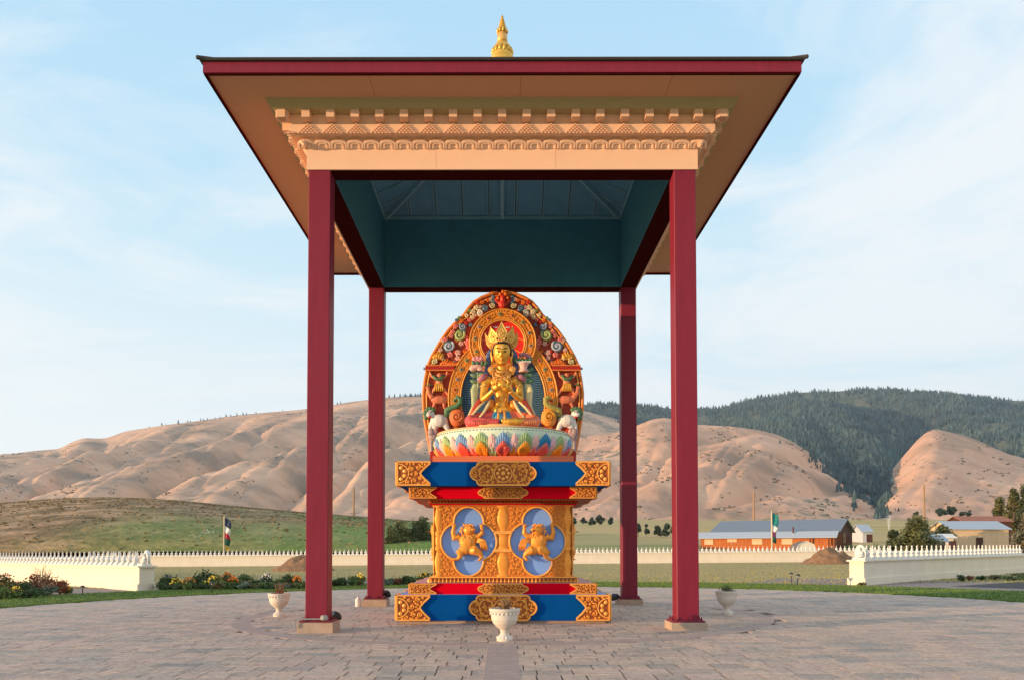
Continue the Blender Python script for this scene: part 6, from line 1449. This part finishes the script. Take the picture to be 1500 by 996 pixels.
def samp(vs, n, nyr, px_lo, px_hi, x0, x1, nx, cnt, cond):
    out = []; tries = 0
    while len(out) < cnt and tries < cnt*12:
        tries += 1; i = rf.uniform((px_lo-x0)/(x1-x0)*nx, (px_hi-x0)/(x1-x0)*nx); j = nyr*(rf.random()**.8)
        i0, j0 = int(i), int(j)
        if i0 < 0 or i0 >= nx or j0 >= nyr: continue
        px = x0+(x1-x0)*i/nx; t = j/nyr
        if not cond(px, t): continue
        fi, fj = i-i0, j-j0; A = vs[j0*n+i0]; B = vs[j0*n+i0+1]; Cc = vs[(j0+1)*n+i0]; Dd = vs[(j0+1)*n+i0+1]
        out.append(tuple((A[k]*(1-fi)+B[k]*fi)*(1-fj)+(Cc[k]*(1-fi)+Dd[k]*fi)*fj for k in range(3)))
    return out
def fcond(px, t):
    if px < 855 and t < .55: return False
    return noise.noise(Vector((px/26, t*7, 4)))+.5*noise.noise(Vector((px/9, t*20, 2))) > -.42+rf.uniform(-.15,.15)
pf = samp(vF, nF, 110, 560, 1640, 430, 2300, 360, 30000, fcond)
forest('conifer_forest', 'dark blue-green conifer forest covering the mountain on the right', pf, conifer, 11, 24)
def edge_cond(px, t):       # trees thinning out on the flanks of the golden hills next to the forest
    e = (px-1165-(1-t)*190)/70+noise.noise(Vector((px/18, t*9, 1)))*1.3
    return e > 0 and rf.random() < min(1, e*.9)
pg = samp(vG1, nG1, 99, 1120, 1330, 520, 1345, 340, 1500, edge_cond)
def edge2(px, t): return rf.random() < max(0, 1-(px-1284)/26-(t < .3)*.3)*(.6+.5*noise.noise(Vector((px/7, t*14, 1))))
pg += samp(vG2, nG2, 89, 1284, 1316, 1284, 2100, 260, 500, edge2)
forest('hillside_conifers', 'scattered conifers thinning out on the flanks of the two golden hills', pg, conifer, 8, 17)
# tufts of dry grass and sagebrush on the mound and the bare hills
def tufts(name, label, pts, m, h0, h1, wr, nb=4, cat='grass'):
    V, Fc = [], []
    for (x, y, z) in pts:
        h = rf.uniform(h0, h1); w = h*wr
        for q in range(nb):
            a = rf.uniform(0, 6.28); k = len(V); u, v = cos(a)*w, sin(a)*w; dx, dy = rf.uniform(-w, w), rf.uniform(-w, w)
            V += [(x+dx-u, y+dy-v, z-.1*h), (x+dx+u, y+dy+v, z-.1*h), (x+dx+u*.4, y+dy+v*.4, z+h*rf.uniform(.6, 1)), (x+dx-u*.5, y+dy-v*.5, z+h*rf.uniform(.5, 1))]; Fc.append((k, k+1, k+2, k+3))
    o = MB(); o.v = V; o.f = Fc; o = o.build(name, m, kind='stuff'); tag(o, label, cat); return o
def patchy(sc, thr, seed): return lambda px, t: noise.noise(Vector((px/sc, t*9, seed)))+rf.uniform(-.3,.3) > thr
pm_1 = samp(vM, nM, 69, -60, 680, -700, 820, 240, 2200, patchy(30, .0, 3))
tufts('dry_tufts', 'dark dry grass tufts speckling the brown side of the mound', pm_1, mat('dark_tuft', (.20,.14,.06), (.13,.10,.045), rough=1, scale=.4, pos='WORLD'), .06, .20, 1.1)
pm_2 = samp(vM, nM, 69, -60, 680, -700, 820, 240, 2400, patchy(42, .0, 8))
tufts('straw_tufts', 'pale straw tufts scattered over the mound', pm_2, mat('straw_tuft', (.42,.29,.15), (.26,.18,.08), rough=1, scale=.4, pos='WORLD'), .06, .18, 1.1)
ps = samp(v1, n1, 129, -20, 640, -700, 980, 420, 1100, patchy(38, .30, 5))+samp(vG1, nG1, 99, 840, 1290, 520, 1345, 340, 520, patchy(36, .25, 6))+samp(vG2, nG2, 89, 1290, 1520, 1284, 2100, 260, 170, patchy(34, .28, 7))
tufts('sagebrush', 'dark sagebrush and scrub dotted in patches over the bare hills', ps, mat('sagebrush', (.20,.165,.10), (.13,.11,.07), rough=1, scale=.02, pos='WORLD'), 1.0, 2.8, .9, 3, 'scrub')
# lone pines along the left skyline and a few on the slopes
pine_b = MB()
for q, (zb2, zt2, ww) in enumerate(((.12,.5,1),(.3,.72,.8),(.52,1.0,.55))):
    vs = [(ww*.24*cos(a)*(1+.25*((k*7) % 3-1)*.5), ww*.24*sin(a), zb2+.03*((k*5) % 3)) for k, a in enumerate([2*pi*k/8 for k in range(8)])]+[(0,0,zt2)]
    pine_b.add(vs, [(k, (k+1)%8, 8) for k in range(8)]+[tuple(range(8))[::-1]])
pm0 = pine_b.build('crown', conifer); pcm = pm0.data; bpy.data.objects.remove(pm0); tk = MB().tube([(0,0,-.05),(0,0,.4)], [.03,.02], 5).build('trunk', bark); tkm = tk.data; bpy.data.objects.remove(tk)
for k, (px, hp) in enumerate([(219,2.5),(237,4.5),(243,2.5),(261,5.5),(275,3.5),(279,3),(294,4),(298,3),(304,3),(315,2.5),(322,2.5),(331,4.5),(338,3.2),(347,4),(356,4.5),(361,3.5),(375,3),(414,2.5),(494,4),(499,4),(570,5),(578,5),(586,5.5),(594,5),(601,5.5),(609,5),(616,5)]):
    py = interp(left_sil, px); p = at(px, py+.8, 2990); h = hp*2990/F*1.25
    t = thing('ridge_pine', 'lone pine on the skyline of the grass hills, '+(['second','third','fourth','fifth','sixth','seventh','eighth','ninth','tenth','eleventh','twelfth','thirteenth','fourteenth','fifteenth','sixteenth','seventeenth','eighteenth','nineteenth','twentieth','twenty-first','twenty-second','twenty-third','twenty-fourth','twenty-fifth','twenty-sixth','twenty-seventh'][k-1]+' from the left' if k else 'the leftmost one'), 'pine', p, rf.uniform(0, 6), 'pines along the left skyline')
    for nm_, me_ in (('crown', pcm), ('trunk', tkm)):
        c = link(nm_, me_, t); c.scale = (h, h, h)

# ------------------------------------------------------------------ air
hz = MB().box(-3600, 3600, -260, 5600, -60, 900).build('haze', None); hz['kind'] = 'stuff'; tag(hz, 'thin evening haze in the air of the valley', 'haze')
hm = bpy.data.materials.new('haze'); hm.use_nodes = True; t = hm.node_tree; t.nodes.clear()
ho = t.nodes.new('ShaderNodeOutputMaterial'); pv = t.nodes.new('ShaderNodeVolumePrincipled'); t.links.new(pv.outputs[0], ho.inputs['Volume'])
pv.inputs['Color'].default_value = (.66,.83,1,1); pv.inputs['Density'].default_value = 4.8e-5; pv.inputs['Anisotropy'].default_value = .1; hz.data.materials.append(hm)
